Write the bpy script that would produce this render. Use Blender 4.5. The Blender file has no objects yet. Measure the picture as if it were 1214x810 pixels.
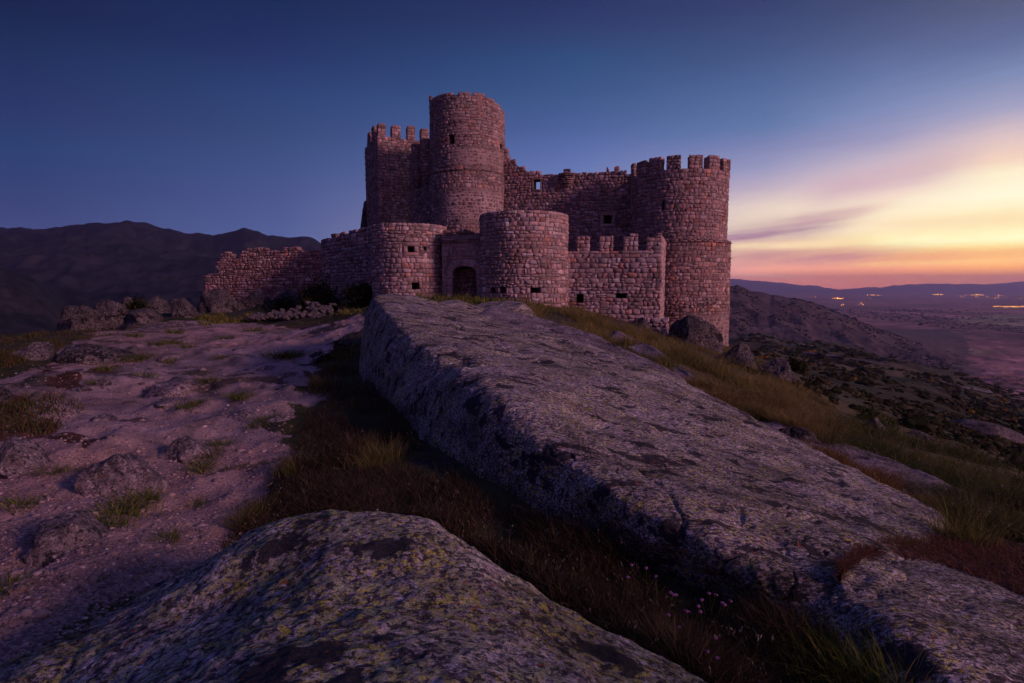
import bpy, math, random
import numpy as np
from mathutils import Vector, Matrix

random.seed(7)
RNG = np.random.default_rng(11)
scene = bpy.context.scene
COL = scene.collection
F = 670.0                       # focal length in photo pixels (photo 1214 wide)
TH = math.atan(65.0 / F)        # camera pitched slightly down
CT, ST = math.cos(TH), math.sin(TH)


def P(px, py, d):
    """World point seen at photo position (px, py) at forward distance d; the camera is the origin."""
    u = (px - 607.0) / F
    v = (405.0 - py) / F
    fw = CT + v * ST
    return Vector((u / fw * d, d, (-ST + v * CT) / fw * d))


def Parr(px, py, d):
    px = np.asarray(px, float); py = np.asarray(py, float); d = np.asarray(d, float)
    u = (px - 607.0) / F
    v = (405.0 - py) / F
    fw = CT + v * ST
    return np.stack([u / fw * d, d + 0 * u, (-ST + v * CT) / fw * d], -1)


# ------------------------------------------------------------------ noise
def _hash(ix, iy, iz, seed):
    h = (ix.astype(np.uint32) * np.uint32(374761393) + iy.astype(np.uint32) * np.uint32(668265263)
         + iz.astype(np.uint32) * np.uint32(2147483647) + np.uint32(seed * 974711 & 0xffffffff))
    h = (h ^ (h >> np.uint32(13))) * np.uint32(1274126177)
    h = h ^ (h >> np.uint32(16))
    h = h * np.uint32(2246822519)
    h = h ^ (h >> np.uint32(15))
    return (h & np.uint32(0xffffff)).astype(np.float64) / 16777215.0


def vnoise(x, y, z=None, seed=0):
    x = np.asarray(x, float); y = np.asarray(y, float)
    z = np.zeros_like(x) if z is None else np.asarray(z, float)
    x0 = np.floor(x).astype(np.int64); y0 = np.floor(y).astype(np.int64); z0 = np.floor(z).astype(np.int64)
    fx = x - x0; fy = y - y0; fz = z - z0
    fx = fx * fx * fx * (fx * (fx * 6 - 15) + 10); fy = fy * fy * fy * (fy * (fy * 6 - 15) + 10); fz = fz * fz * (3 - 2 * fz)
    r = 0
    for dx in (0, 1):
        for dy in (0, 1):
            for dz in (0, 1):
                w = (fx if dx else 1 - fx) * (fy if dy else 1 - fy) * (fz if dz else 1 - fz)
                r = r + w * _hash(x0 + dx, y0 + dy, z0 + dz, seed)
    return r * 2 - 1


def fbm(x, y, z=None, octv=5, seed=0, gain=0.5, lac=2.03):
    s = 0; a = 1.0; f = 1.0
    for i in range(octv):
        s = s + a * vnoise(np.asarray(x) * f + 17.3 * i, np.asarray(y) * f - 9.1 * i, None if z is None else np.asarray(z) * f + 5.7 * i, seed + i)
        a *= gain; f *= lac
    return s


def ridged(x, y, octv=5, seed=0):
    s = 0; a = 1.0; f = 1.0
    for i in range(octv):
        s = s + a * (1 - 2 * np.abs(vnoise(x * f + 3.1 * i, y * f + 7.7 * i, None, seed + i)))
        a *= 0.5; f *= 2.05
    return s


def sm(a, b, x):
    t = np.clip((np.asarray(x, float) - a) / (b - a), 0, 1)
    return t * t * (3 - 2 * t)


# ------------------------------------------------------------------ mesh building
def link(o, parent=None):
    COL.objects.link(o)
    if parent is not None:
        o.parent = parent
    return o


def tag(o, label=None, cat=None, group=None, kind=None):
    if label: o['label'] = label
    if cat: o['category'] = cat
    if group: o['group'] = group
    if kind: o['kind'] = kind
    return o


def empty(name, loc=(0, 0, 0), parent=None):
    o = bpy.data.objects.new(name, None)
    o.location = loc
    o.empty_display_size = 0.2
    return link(o, parent)


class MB:
    """Collects vertices, colours and faces of ONE mesh."""

    def __init__(self):
        self.v = []; self.c = []; self.f = []; self.n = 0

    def add(self, V, faces, col=(0.5, 0.5, 0.5), mat=0, smooth=True):
        V = np.asarray(V, float).reshape(-1, 3)
        col = np.asarray(col, float)
        if col.ndim == 1:
            col = np.tile(col, (len(V), 1))
        self.v.append(V); self.c.append(col)
        for fa in faces if isinstance(faces, list) else [faces]:
            fa = np.asarray(fa, int)
            if fa.size:
                self.f.append((fa + self.n, mat, smooth))
        self.n += len(V)

    def box(self, c, s, rot=None, col=(0.5, 0.5, 0.5), mat=0, bev=0.0):
        """Box with chamfered edges: centre c, full size s, optional 3x3 rotation."""
        hx, hy, hz = s[0] / 2, s[1] / 2, s[2] / 2
        b = min(bev, hx * .8, hy * .8, hz * .8)
        if b <= 0:
            V = np.array([[x * hx, y * hy, z * hz] for x in (-1, 1) for y in (-1, 1) for z in (-1, 1)])
            Fq = [[0, 1, 3, 2], [4, 6, 7, 5], [0, 4, 5, 1], [2, 3, 7, 6], [0, 2, 6, 4], [1, 5, 7, 3]]
            self._push(V, [np.array(Fq)], c, rot, col, mat, False)
            return
        pts = []
        for x in (-1, 1):
            for y in (-1, 1):
                for z in (-1, 1):
                    pts += [[x * hx, y * (hy - b), z * (hz - b)], [x * (hx - b), y * hy, z * (hz - b)], [x * (hx - b), y * (hy - b), z * hz]]
        I = lambda x, y, z, k: ((x > 0) * 4 + (y > 0) * 2 + (z > 0)) * 3 + k
        q = []; t = []
        for s_ in (-1, 1):
            q.append([I(s_, -1, -1, 0), I(s_, 1, -1, 0), I(s_, 1, 1, 0), I(s_, -1, 1, 0)])
            q.append([I(-1, s_, -1, 1), I(-1, s_, 1, 1), I(1, s_, 1, 1), I(1, s_, -1, 1)])
            q.append([I(-1, -1, s_, 2), I(1, -1, s_, 2), I(1, 1, s_, 2), I(-1, 1, s_, 2)])
            for r in (-1, 1):
                q.append([I(s_, r, -1, 0), I(s_, r, 1, 0), I(s_, r, 1, 1), I(s_, r, -1, 1)])
                q.append([I(s_, -1, r, 0), I(s_, 1, r, 0), I(s_, 1, r, 2), I(s_, -1, r, 2)])
                q.append([I(-1, s_, r, 1), I(1, s_, r, 1), I(1, s_, r, 2), I(-1, s_, r, 2)])
                for w in (-1, 1):
                    t.append([I(s_, r, w, 0), I(s_, r, w, 1), I(s_, r, w, 2)])
        self._push(np.array(pts), [np.array(q), np.array(t)], c, rot, col, mat, False)

    def _push(self, V, faces, c, rot, col, mat, smooth):
        if rot is not None:
            V = V @ np.asarray(rot).T
        self.add(V + np.asarray(c), faces, col, mat, smooth)

    def grid(self, G, col=(0.5, 0.5, 0.5), mat=0, smooth=True, flip=False, mask=None):
        """G: (rows, cols, 3) array of points."""
        r, c = G.shape[:2]
        idx = np.arange(r * c).reshape(r, c)
        q = np.stack([idx[:-1, :-1], idx[:-1, 1:], idx[1:, 1:], idx[1:, :-1]], -1)
        if mask is not None:
            q = q[mask]
        q = q.reshape(-1, 4)
        if flip:
            q = q[:, ::-1]
        if isinstance(col, np.ndarray) and col.ndim == 3:
            col = col.reshape(-1, col.shape[-1])
        self.add(G.reshape(-1, 3), q, col, mat, smooth)

    def build(self, name, mats, parent=None, origin=None):
        V = np.concatenate(self.v); Cc = np.concatenate(self.c)
        if Cc.shape[1] == 3:
            Cc = np.hstack([Cc, np.ones((len(Cc), 1))])
        me = bpy.data.meshes.new(name)
        if origin is not None:
            V = V - np.asarray(origin, float)
        nl = sum(f.size for f, _, _ in self.f); npoly = sum(len(f) for f, _, _ in self.f)
        me.vertices.add(len(V)); me.loops.add(nl); me.polygons.add(npoly)
        me.vertices.foreach_set('co', V.astype(np.float32).ravel())
        me.loops.foreach_set('vertex_index', np.concatenate([f.ravel() for f, _, _ in self.f]).astype(np.int32))
        ls = []; mi = []; sf = []; k = 0
        for f, m, s in self.f:
            w = f.shape[1]
            ls.append(k + np.arange(len(f)) * w); k += f.size
            mi.append(np.full(len(f), m)); sf.append(np.full(len(f), s))
        me.polygons.foreach_set('loop_start', np.concatenate(ls).astype(np.int32))
        me.polygons.foreach_set('material_index', np.concatenate(mi).astype(np.int32))
        me.polygons.foreach_set('use_smooth', np.concatenate(sf).astype(bool))
        me.update(calc_edges=True)
        at = me.color_attributes.new('col', 'FLOAT_COLOR', 'POINT')
        at.data.foreach_set('color', Cc.astype(np.float32).ravel())
        me.validate()
        for m in (mats if isinstance(mats, (list, tuple)) else [mats]):
            me.materials.append(m)
        o = bpy.data.objects.new(name, me)
        if origin is not None:
            o.location = origin
        return link(o, parent)


# ------------------------------------------------------------------ materials
def lin(r, g, b):
    f = lambda c: (c / 255 / 12.92) if c / 255 <= 0.04045 else ((c / 255 + 0.055) / 1.055) ** 2.4
    return (f(r), f(g), f(b), 1.0)


class NT:
    def __init__(self, mat):
        mat.use_nodes = True
        self.t = mat.node_tree
        self.t.nodes.clear()

    def n(self, typ, **kw):
        nd = self.t.nodes.new(typ)
        for k, v in kw.items():
            if k == 'inp':
                for a, b in v.items():
                    if hasattr(b, 'is_linked') or isinstance(b, bpy.types.NodeSocket):
                        self.t.links.new(b, nd.inputs[a])
                    else:
                        nd.inputs[a].default_value = b
            else:
                setattr(nd, k, v)
        return nd

    def math(self, op, a, b=None, c=None, clamp=False):
        nd = self.t.nodes.new('ShaderNodeMath'); nd.operation = op; nd.use_clamp = clamp
        for i, x in enumerate((a, b, c)):
            if x is None: continue
            if isinstance(x, bpy.types.NodeSocket): self.t.links.new(x, nd.inputs[i])
            else: nd.inputs[i].default_value = x
        return nd.outputs[0]

    def mix(self, fac, a, b, mode='MIX'):
        nd = self.t.nodes.new('ShaderNodeMix'); nd.data_type = 'RGBA'; nd.blend_type = mode
        for i, x in ((0, fac), (6, a), (7, b)):
            if isinstance(x, bpy.types.NodeSocket): self.t.links.new(x, nd.inputs[i])
            elif i == 0: nd.inputs[0].default_value = x
            else: nd.inputs[i].default_value = tuple(x) if len(x) == 4 else tuple(x) + (1.0,)
        return nd.outputs[2]

    def ramp(self, fac, stops, interp='LINEAR'):
        nd = self.t.nodes.new('ShaderNodeValToRGB')
        self.t.links.new(fac, nd.inputs[0])
        cr = nd.color_ramp; cr.interpolation = interp
        while len(cr.elements) < len(stops): cr.elements.new(0.5)
        for e, (p, c) in zip(cr.elements, stops):
            e.position = p
            e.color = (c, c, c, 1) if isinstance(c, (int, float)) else (tuple(c) if len(c) == 4 else tuple(c) + (1,))
        return nd.outputs[0]

    def noise(self, vec, scale, detail=5, rough=0.55, dist=0.0):
        nd = self.n('ShaderNodeTexNoise', inp={'Vector': vec, 'Scale': scale, 'Detail': detail, 'Roughness': rough, 'Distortion': dist})
        return nd.outputs[0]

    def out(self, sh, vol=None):
        o = self.t.nodes.new('ShaderNodeOutputMaterial')
        if sh is not None: self.t.links.new(sh, o.inputs[0])
        if vol is not None: self.t.links.new(vol, o.inputs[1])

    def bsdf(self, col, rough=0.9, normal=None, spec=0.25):
        b = self.n('ShaderNodeBsdfPrincipled')
        if isinstance(col, bpy.types.NodeSocket): self.t.links.new(col, b.inputs['Base Color'])
        else: b.inputs['Base Color'].default_value = col
        if isinstance(rough, bpy.types.NodeSocket): self.t.links.new(rough, b.inputs['Roughness'])
        else: b.inputs['Roughness'].default_value = rough
        b.inputs['Specular IOR Level'].default_value = spec
        if normal is not None: self.t.links.new(normal, b.inputs['Normal'])
        return b.outputs[0]

    def bump(self, h, strength, dist):
        return self.n('ShaderNodeBump', inp={'Height': h, 'Strength': strength, 'Distance': dist}).outputs[0]


def mat_masonry():
    m = bpy.data.materials.new('granite_masonry'); k = NT(m)
    co = k.n('ShaderNodeTexCoord').outputs['Object']
    at = k.n('ShaderNodeAttribute', attribute_name='col').outputs['Color']
    n1 = k.noise(co, 1.1, 6, 0.6)
    n2 = k.noise(co, 9.0, 6, 0.65)
    n3 = k.noise(co, 0.28, 4, 0.6)
    c = k.mix(1.0, at, k.ramp(n2, [(0.25, 0.62), (0.5, 1.0), (0.75, 1.3)]), 'MULTIPLY')
    c = k.mix(1.0, c, k.ramp(n1, [(0.3, 0.72), (0.55, 1.0), (0.75, 1.15)]), 'MULTIPLY')
    stain = k.ramp(k.noise(co, 0.9, 7, 0.7), [(0.56, 0.0), (0.72, 0.75)])
    c = k.mix(stain, c, (0.10, 0.075, 0.07))
    rust = k.ramp(n3, [(0.52, 0.0), (0.74, 0.22)])
    c = k.mix(rust, c, (0.26, 0.13, 0.085))
    h = k.math('ADD', k.math('MULTIPLY', n2, 0.6), k.noise(co, 30, 3, 0.6))
    k.out(k.bsdf(c, 0.95, k.bump(h, 0.6, 0.03), 0.15))
    return m


def mat_plain(name, col, rough=0.9, nscale=8.0, amount=0.5, bump=0.3, attr=False):
    m = bpy.data.materials.new(name); k = NT(m)
    co = k.n('ShaderNodeTexCoord').outputs['Object']
    base = k.n('ShaderNodeAttribute', attribute_name='col').outputs['Color'] if attr else None
    n = k.noise(co, nscale, 6, 0.6)
    r = k.ramp(n, [(0.25, 1 - amount), (0.75, 1 + amount * 0.7)])
    c = k.mix(1.0, base if attr else col, r, 'MULTIPLY')
    k.out(k.bsdf(c, rough, k.bump(n, bump, 0.02), 0.1))
    return m


def mat_rock(name, dark=0.58, yellow=0.57, scale=1.0, streak=None, tone=1.0, rough_bump=1.0, pale=0.55, tint=(1, 1, 1), contrast=1.0):
    """Granite overgrown with lichen; thresholds near 0.5 = more, near 0.7 = less."""
    m = bpy.data.materials.new(name); k = NT(m)
    co0 = k.n('ShaderNodeTexCoord').outputs['Object']
    if streak:
        co = k.n('ShaderNodeMapping', inp={'Vector': co0, 'Rotation': (0, 0, streak[0]), 'Scale': (1.0, streak[1], streak[1])}).outputs[0]
    else:
        co = co0
    s, t = scale, tone
    T = lambda r, g, b: (r * t * tint[0], g * t * tint[1], b * t * tint[2])
    big = k.noise(co0, 0.9 * s, 5, 0.6)
    m1 = k.noise(co, 5 * s, 8, 0.72)
    m2 = k.noise(co, 24 * s, 8, 0.75)
    fine = k.noise(co0, 85 * s, 5, 0.75)
    mixd = k.math('ADD', k.math('MULTIPLY', m1, 0.4), k.math('MULTIPLY', m2, 0.6))
    w = .085 / contrast
    c = k.ramp(mixd, [(0.5 - w, T(.045, .04, .046)), (0.49, T(.20, .175, .182)), (0.5 + w, T(.46, .40, .40))])
    c = k.mix(k.ramp(big, [(0.42, 0.0), (0.62, 0.45)]), c, T(.25, .19, .19))
    # pale crustose lichen
    pl = k.ramp(k.noise(co, 19 * s, 9, 0.76, 0.2), [(pale - .01, 0.0), (pale + .012, .9)])
    c = k.mix(pl, c, T(.50, .45, .44))
    # yellow-green map lichen gathered in colonies
    col_ = k.ramp(k.noise(co0, 1.9 * s, 4, 0.6), [(0.40, 0.1), (0.54, 1.0)])
    yl = k.ramp(k.noise(co0, 31 * s, 8, 0.70, 0.3), [(yellow - .01, 0.0), (yellow + .01, 1.0)])
    c = k.mix(k.math('MULTIPLY', yl, col_), c, T(.38, .36, .07))
    yl2 = k.ramp(k.noise(co0, 10 * s, 9, 0.78, 0.4), [(yellow + .01, 0.0), (yellow + .03, 0.8)])
    c = k.mix(yl2, c, T(.27, .29, .15))
    # black lichen, in stains and in specks
    st = k.math('MULTIPLY', k.noise(co, 2.1 * s, 5, 0.62, 0.2), k.math('ADD', k.math('MULTIPLY', k.noise(co, 13 * s, 8, 0.75), 0.5), .75))
    bl = k.ramp(st, [(dark + .02, 0.0), (dark + .045, 0.95)])
    c = k.mix(bl, c, T(.022, .019, .023))
    bl2 = k.ramp(k.noise(co, 27 * s, 9, 0.78, 0.1), [(dark - .055, 0.0), (dark - .025, 0.92)])
    c = k.mix(bl2, c, T(.024, .021, .026))
    ru = k.ramp(k.noise(co0, 21 * s, 6, 0.65, 0.4), [(0.635, 0.0), (0.655, 0.85)])
    c = k.mix(ru, c, T(.30, .09, .03))
    c = k.mix(1.0, c, k.ramp(fine, [(0.33, 0.3), (0.5, 1.0), (0.67, 1.8)]), 'MULTIPLY')
    tonal = k.noise(co, 1.3 * s, 6, 0.65, 0.3)
    c = k.mix(1.0, c, k.ramp(tonal, [(0.36, 0.5), (0.5, 1.0), (0.64, 1.45)]), 'MULTIPLY')
    h = k.math('ADD', k.math('MULTIPLY', m1, 0.5), k.math('ADD', k.math('MULTIPLY', m2, 0.5), k.math('MULTIPLY', fine, 0.25)))
    k.out(k.bsdf(c, 0.93, k.bump(h, 1.0, 0.05 * rough_bump / s), 0.2))
    return m


def mat_leaf(name, trans=0.25):
    m = bpy.data.materials.new(name); k = NT(m)
    at = k.n('ShaderNodeAttribute', attribute_name='col').outputs['Color']
    d = k.n('ShaderNodeBsdfDiffuse', inp={'Color': at}).outputs[0]
    tr = k.n('ShaderNodeBsdfTranslucent', inp={'Color': at}).outputs[0]
    mx = k.n('ShaderNodeMixShader', inp={0: trans, 1: d, 2: tr}).outputs[0]
    k.out(mx)
    return m


def mat_emit(name, col, strength):
    m = bpy.data.materials.new(name); k = NT(m)
    k.out(k.n('ShaderNodeEmission', inp={'Color': col, 'Strength': strength}).outputs[0])
    return m


def mat_ground():
    m = bpy.data.materials.new('hilltop_ground'); k = NT(m)
    co = k.n('ShaderNodeTexCoord').outputs['Object']
    an = k.n('ShaderNodeAttribute', attribute_name='col')
    at, zone = an.outputs['Color'], an.outputs['Alpha']      # alpha: 1 near hilltop, 0 far land
    near = k.noise(co, 3.0, 8, 0.7)
    grit = k.noise(co, 60.0, 4, 0.7)
    peb = k.n('ShaderNodeTexVoronoi', inp={'Vector': co, 'Scale': 38.0}); peb_d = peb.outputs['Distance']
    far = k.noise(co, 0.012, 9, 0.68)
    far2 = k.noise(co, 0.0021, 6, 0.6)
    cn = k.mix(1.0, at, k.ramp(near, [(0.3, 0.6), (0.5, 1.0), (0.72, 1.35)]), 'MULTIPLY')
    cn = k.mix(1.0, cn, k.ramp(grit, [(0.3, 0.55), (0.5, 1.0), (0.7, 1.4)]), 'MULTIPLY')
    cf = k.mix(1.0, at, k.ramp(far, [(0.35, 0.45), (0.5, 0.95), (0.65, 1.7)]), 'MULTIPLY')
    cf = k.mix(1.0, cf, k.ramp(far2, [(0.35, 0.6), (0.65, 1.4)]), 'MULTIPLY')
    c = k.mix(zone, cf, cn)
    h = k.math('ADD', k.math('MULTIPLY', near, 1.5), k.math('ADD', k.math('MULTIPLY', grit, 0.25), k.math('MULTIPLY', peb_d, -0.35)))
    b = k.n('ShaderNodeBump', inp={'Height': h, 'Distance': 0.03})
    k.t.links.new(k.math('MULTIPLY', zone, 0.8), b.inputs['Strength'])
    k.out(k.bsdf(c, 0.97, b.outputs[0], 0.1))
    return m


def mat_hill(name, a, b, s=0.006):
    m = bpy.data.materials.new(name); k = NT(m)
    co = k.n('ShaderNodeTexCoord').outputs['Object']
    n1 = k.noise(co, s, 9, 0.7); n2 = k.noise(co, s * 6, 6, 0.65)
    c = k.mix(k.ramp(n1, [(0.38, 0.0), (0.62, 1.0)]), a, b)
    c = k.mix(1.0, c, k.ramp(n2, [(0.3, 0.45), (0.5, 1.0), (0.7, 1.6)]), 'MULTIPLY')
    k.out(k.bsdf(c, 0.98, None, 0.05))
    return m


M_STONE = mat_masonry()
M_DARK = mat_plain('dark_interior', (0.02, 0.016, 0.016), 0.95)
M_WOOD = mat_plain('weathered_wood', (0.11, 0.075, 0.06), 0.85, 14.0, 0.6, 0.5)
M_SLAB = mat_rock('lichen_slab', 0.55, 0.55, 1.0, (math.radians(-66), 2.1), 1.24, 1.0, 0.55, (1, 1, 1), 1.0)
M_FRONT = mat_rock('lichen_boulder', 0.56, 0.512, 1.2, None, .98, 0.45, 0.56, (1, 1, 1.02), 1.05)
M_ROCK = mat_rock('granite_boulder', 0.555, 0.60, 0.5, None, 0.42, 1.0, 0.57)
M_PATHROCK = mat_rock('path_granite', 0.60, 0.66, 0.9, None, 0.66, 1.0, 0.56, (1.04, .99, 1.0))
M_RUBBLE = mat_rock('pale_granite', 0.60, 0.66, 0.8, None, 0.37, 0.7, 0.55)
M_LEAF = mat_leaf('leaves', 0.2)
M_GRASS = mat_leaf('grass_blades', 0.3)
M_GROUND = mat_ground()
# ================================================================== TERRAIN
CTRL = []                                   # (azimuth, ln r, w)
def _w(z): return np.arcsinh((z + 1.8) / 3.0)
def _wi(w): return np.sinh(w) * 3.0 - 1.8
def cpx(px, py, d):
    p = P(px, py, d); CTRL.append((math.atan2(p.x, p.y), math.log(math.hypot(p.x, p.y)), _w(p.z)))
def cz(az, r, z):
    CTRL.append((math.radians(az), math.log(r), _w(z)))

for t in [  # left plateau and path
        (0, 800, 2.3), (0, 700, 3.05), (0, 600, 4.4), (0, 520, 6.4), (0, 460, 10), (0, 425, 16), (0, 404, 25),
        (150, 760, 2.55), (150, 600, 4.4), (150, 500, 7.4), (150, 430, 15.5), (150, 395, 29), (150, 381, 40),
        (300, 640, 3.85), (300, 520, 6.5), (300, 450, 11.2), (300, 400, 24), (300, 377, 41), (300, 362, 50),
        (400, 560, 5.0), (400, 480, 8.2), (400, 430, 13.5), (400, 385, 30), (400, 370, 41),
        (500, 600, 4.2), (500, 520, 6.2), (560, 640, 3.7), (640, 640, 3.75), (740, 690, 3.2), (860, 730, 2.9), (960, 775, 2.6),
        # behind the slab up to the gate
        (470, 362, 22), (470, 357, 36), (560, 362, 22), (560, 356, 36), (640, 372, 22), (620, 361, 34), (680, 366, 35),
        (720, 377, 35), (750, 386, 35), (790, 400, 35), (690, 396, 18), (760, 425, 15), (800, 410, 26), (850, 424, 30), (862, 412, 40),
        (840, 452, 14), (900, 480, 12), (900, 452, 20), (900, 436, 30), (960, 510, 10.5), (960, 475, 20), (1000, 535, 9.2), (1000, 496, 17),
        (1100, 585, 7.4), (1100, 545, 11), (1100, 530, 15), (1214, 645, 5.3), (1214, 600, 7), (1214, 572, 10),
        (1020, 668, 3.38), (1060, 645, 4.0), (1110, 622, 5.1), (1110, 655, 3.95), (1160, 640, 4.5), (1214, 690, 3.45), (1214, 670, 3.9), (1060, 850, 2.1), (1214, 850, 2.1), (1330, 700, 3.85), (1330, 752, 3.0), (1420, 795, 2.85), (1420, 730, 3.9), (1420, 900, 2.0), (1000, 790, 2.5),
        # slope below the hilltop on the right, then the valley
        (1214, 556, 22), (1100, 512, 28), (1000, 478, 32), (940, 448, 38),
        (1214, 520, 90), (1100, 490, 90), (1000, 458, 90), (900, 436, 90),
        (1214, 495, 300), (1100, 462, 300), (1000, 440, 300), (900, 421, 300),
        (1214, 470, 700), (1100, 440, 800), (1000, 418, 800), (900, 402, 700)]:
    cpx(*t)
for t in [(-50, 3, -1.75), (-55, 10, -2.0), (-50, 25, -2.5), (-41, 40, -5), (-30, 70, -9), (-15, 75, -7), (0, 75, -4), (12, 70, -6),
          (-55, 60, -9), (-35, 150, -28), (0, 170, -26), (15, 150, -22), (-35, 400, -85), (0, 450, -100), (15, 420, -75),
          (-60, 300, -60), (60, 5, -2.4), (60, 10, -3.6), (60, 22, -8), (60, 90, -26), (60, 300, -75),
          (100, 3, -1.8), (100, 10, -3.2), (100, 40, -11), (100, 300, -80), (180, 5, -1.6), (180, 20, -2.5), (180, 100, -12), (140, 1.5, -1.7),
          (180, 400, -70), (-100, 4, -1.7), (-100, 20, -2.4), (-100, 80, -12), (-100, 400, -75), (-140, 1.5, -1.65), (0, 0.7, -1.65), (90, .7, -1.65), (-90, .7, -1.65)]:
    cz(*t)
for az in range(-180, 180, 20):
    for r in (1600, 4000, 12000, 40000):
        cz(az, r, -200)
    if abs(az) > 55:
        cz(az, 900, -150)
_C = np.array(CTRL)
_C = np.concatenate([_C, _C[_C[:, 0] > 1.6] - [2 * math.pi, 0, 0], _C[_C[:, 0] < -1.6] + [2 * math.pi, 0, 0]])
_AS = 2.2
def _phi(r2): return np.where(r2 > 1e-12, 0.5 * r2 * np.log(np.maximum(r2, 1e-12)), 0)
def tps_fit(X, w, reg=1e-4):
    n = len(X)
    K = _phi(((X[:, None] - X[None]) ** 2).sum(-1)) + np.eye(n) * reg
    Pm = np.hstack([np.ones((n, 1)), X])
    A = np.block([[K, Pm], [Pm.T, np.zeros((3, 3))]])
    return np.linalg.solve(A, np.concatenate([w, np.zeros(3)]))
def tps_eval(X, S, Q):
    out = np.empty(len(Q))
    for i in range(0, len(Q), 20000):
        q = Q[i:i + 20000]
        out[i:i + 20000] = _phi(((q[:, None] - X[None]) ** 2).sum(-1)) @ S[:len(X)] + S[len(X)] + q @ S[len(X) + 1:]
    return out
_X = _C[:, :2] * [_AS, 1.0]
_S = tps_fit(_X, _C[:, 2], 2e-3)
NA, NR = 540, 420
_AZ = np.linspace(-math.pi, math.pi, NA); _LR = np.linspace(math.log(0.3), math.log(60000), NR)
_gq = np.stack(np.meshgrid(_AZ, _LR, indexing='ij'), -1).reshape(-1, 2) * [_AS, 1.0]
_W = np.clip(tps_eval(_X, _S, _gq), -5.2, 1.0).reshape(NA, NR)


def ground_exact(x, y):
    x = np.asarray(x, float); y = np.asarray(y, float)
    r = np.maximum(np.hypot(x, y), 0.31); az = np.arctan2(x, y)
    a = (az + math.pi) / (2 * math.pi) * (NA - 1); l = (np.log(r) - _LR[0]) / (_LR[1] - _LR[0])
    a0 = np.clip(a.astype(int), 0, NA - 2); l0 = np.clip(l.astype(int), 0, NR - 2)
    fa = a - a0; fl = np.clip(l - l0, 0, 1)
    w = (_W[a0, l0] * (1 - fa) + _W[a0 + 1, l0] * fa) * (1 - fl) + (_W[a0, l0 + 1] * (1 - fa) + _W[a0 + 1, l0 + 1] * fa) * fl
    z = _wi(w)
    far = sm(1500, 3500, r)
    z = z * (1 - far) + -200 * far
    n = np.zeros_like(z)
    m = r < 200
    if m.any():
        xm, ym, rm_ = x[m], y[m], r[m]
        q = fbm(xm * 1.4, ym * 1.4, None, 5, 3) * 0.05 * (1 - sm(40, 120, rm_)) * sm(1.0, 3, rm_)
        q = q + fbm(xm * .35, ym * .35, None, 3, 5) * 0.10 * sm(3, 9, rm_) * (1 - sm(60, 200, rm_))
        # weathered rock ribs breaking through the path
        pth = (1 - sm(-2.2, -0.6, xm - 0.05 * ym + 0.8)) * (1 - sm(22, 40, rm_)) * sm(2, 4, rm_)
        k = pth > 0
        if k.any():
            q[k] += np.maximum(ridged(xm[k] * .55 + .25 * ym[k], ym[k] * .42, 4, 9) - .35, 0) * 0.085 * pth[k]
            q[k] += (np.maximum(ridged(xm[k] * 1.7 - .5 * ym[k] + 3, ym[k] * 1.1, 4, 19) - .3, 0) * 0.03) * pth[k]
        n[m] = q
    m = r > 60
    if m.any():
        n[m] += fbm(x[m] / 45, y[m] / 45, None, 5, 21) * 5.0 * sm(60, 260, r[m]) * (1 - .7 * sm(1500, 3500, r[m]))
    # unseen knoll behind the viewpoint, to the right, added to shade the near ground
    n = n + 2.25 * np.exp(-(((x - 4.0) / 1.25) ** 2 + ((y + 1.1) / 1.75) ** 2) ** 2) * (1 + .1 * np.sin(y * 3) + .08 * np.sin(x * 5 + 1))
    return z + n


LAZ = np.radians(np.arange(-52, 56.01, 0.115)); LLN = np.linspace(math.log(0.35), math.log(29000), 1130)
_R, _A = np.meshgrid(np.exp(LLN), LAZ, indexing='ij')
LZ = ground_exact(_R * np.sin(_A), _R * np.cos(_A))


def ground_z(x, y):
    """Height of the ground sheet (read off the same grid the sheet is built from)."""
    x = np.asarray(x, float); y = np.asarray(y, float)
    az = np.arctan2(x, y); ln = np.log(np.maximum(np.hypot(x, y), .36))
    a = (az - LAZ[0]) / (LAZ[1] - LAZ[0]); l = (ln - LLN[0]) / (LLN[1] - LLN[0])
    a = np.clip(a, 0, len(LAZ) - 1.001); l = np.clip(l, 0, len(LLN) - 1.001)
    a0 = a.astype(int); l0 = l.astype(int); fa = a - a0; fl = l - l0
    return (LZ[l0, a0] * (1 - fa) + LZ[l0, a0 + 1] * fa) * (1 - fl) + (LZ[l0 + 1, a0] * (1 - fa) + LZ[l0 + 1, a0 + 1] * fa) * fl


def G(px, py, dmin=0.9):
    """Ground point(s) seen at photo position (px, py)."""
    px = np.atleast_1d(np.asarray(px, float)); py = np.atleast_1d(np.asarray(py, float))
    ds = np.geomspace(dmin, 28000, 420)
    hit = np.full(len(px), 28000.0)
    for i in range(0, len(px), 4000):
        pp = Parr(px[i:i + 4000, None], py[i:i + 4000, None], ds[None])
        dz = pp[..., 2] - ground_z(pp[..., 0], pp[..., 1])
        below = dz < 0
        k = np.where(below.any(1), below.argmax(1), len(ds) - 1)
        k = np.maximum(k, 1)
        j = np.arange(len(k))
        a, b = dz[j, k - 1], dz[j, k]
        t = np.clip(a / np.where(np.abs(a - b) < 1e-9, 1, a - b), 0, 1)
        hit[i:i + 4000] = ds[k - 1] + (ds[k] - ds[k - 1]) * t
    p = Parr(px, py, hit)
    p[:, 2] = ground_z(p[:, 0], p[:, 1])
    return p


def project(x, y, z):
    yc = y * CT - z * ST; zc = y * ST + z * CT
    yc = np.maximum(yc, 1e-3)
    return 607 + F * x / yc, 405 - F * zc / yc


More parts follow.
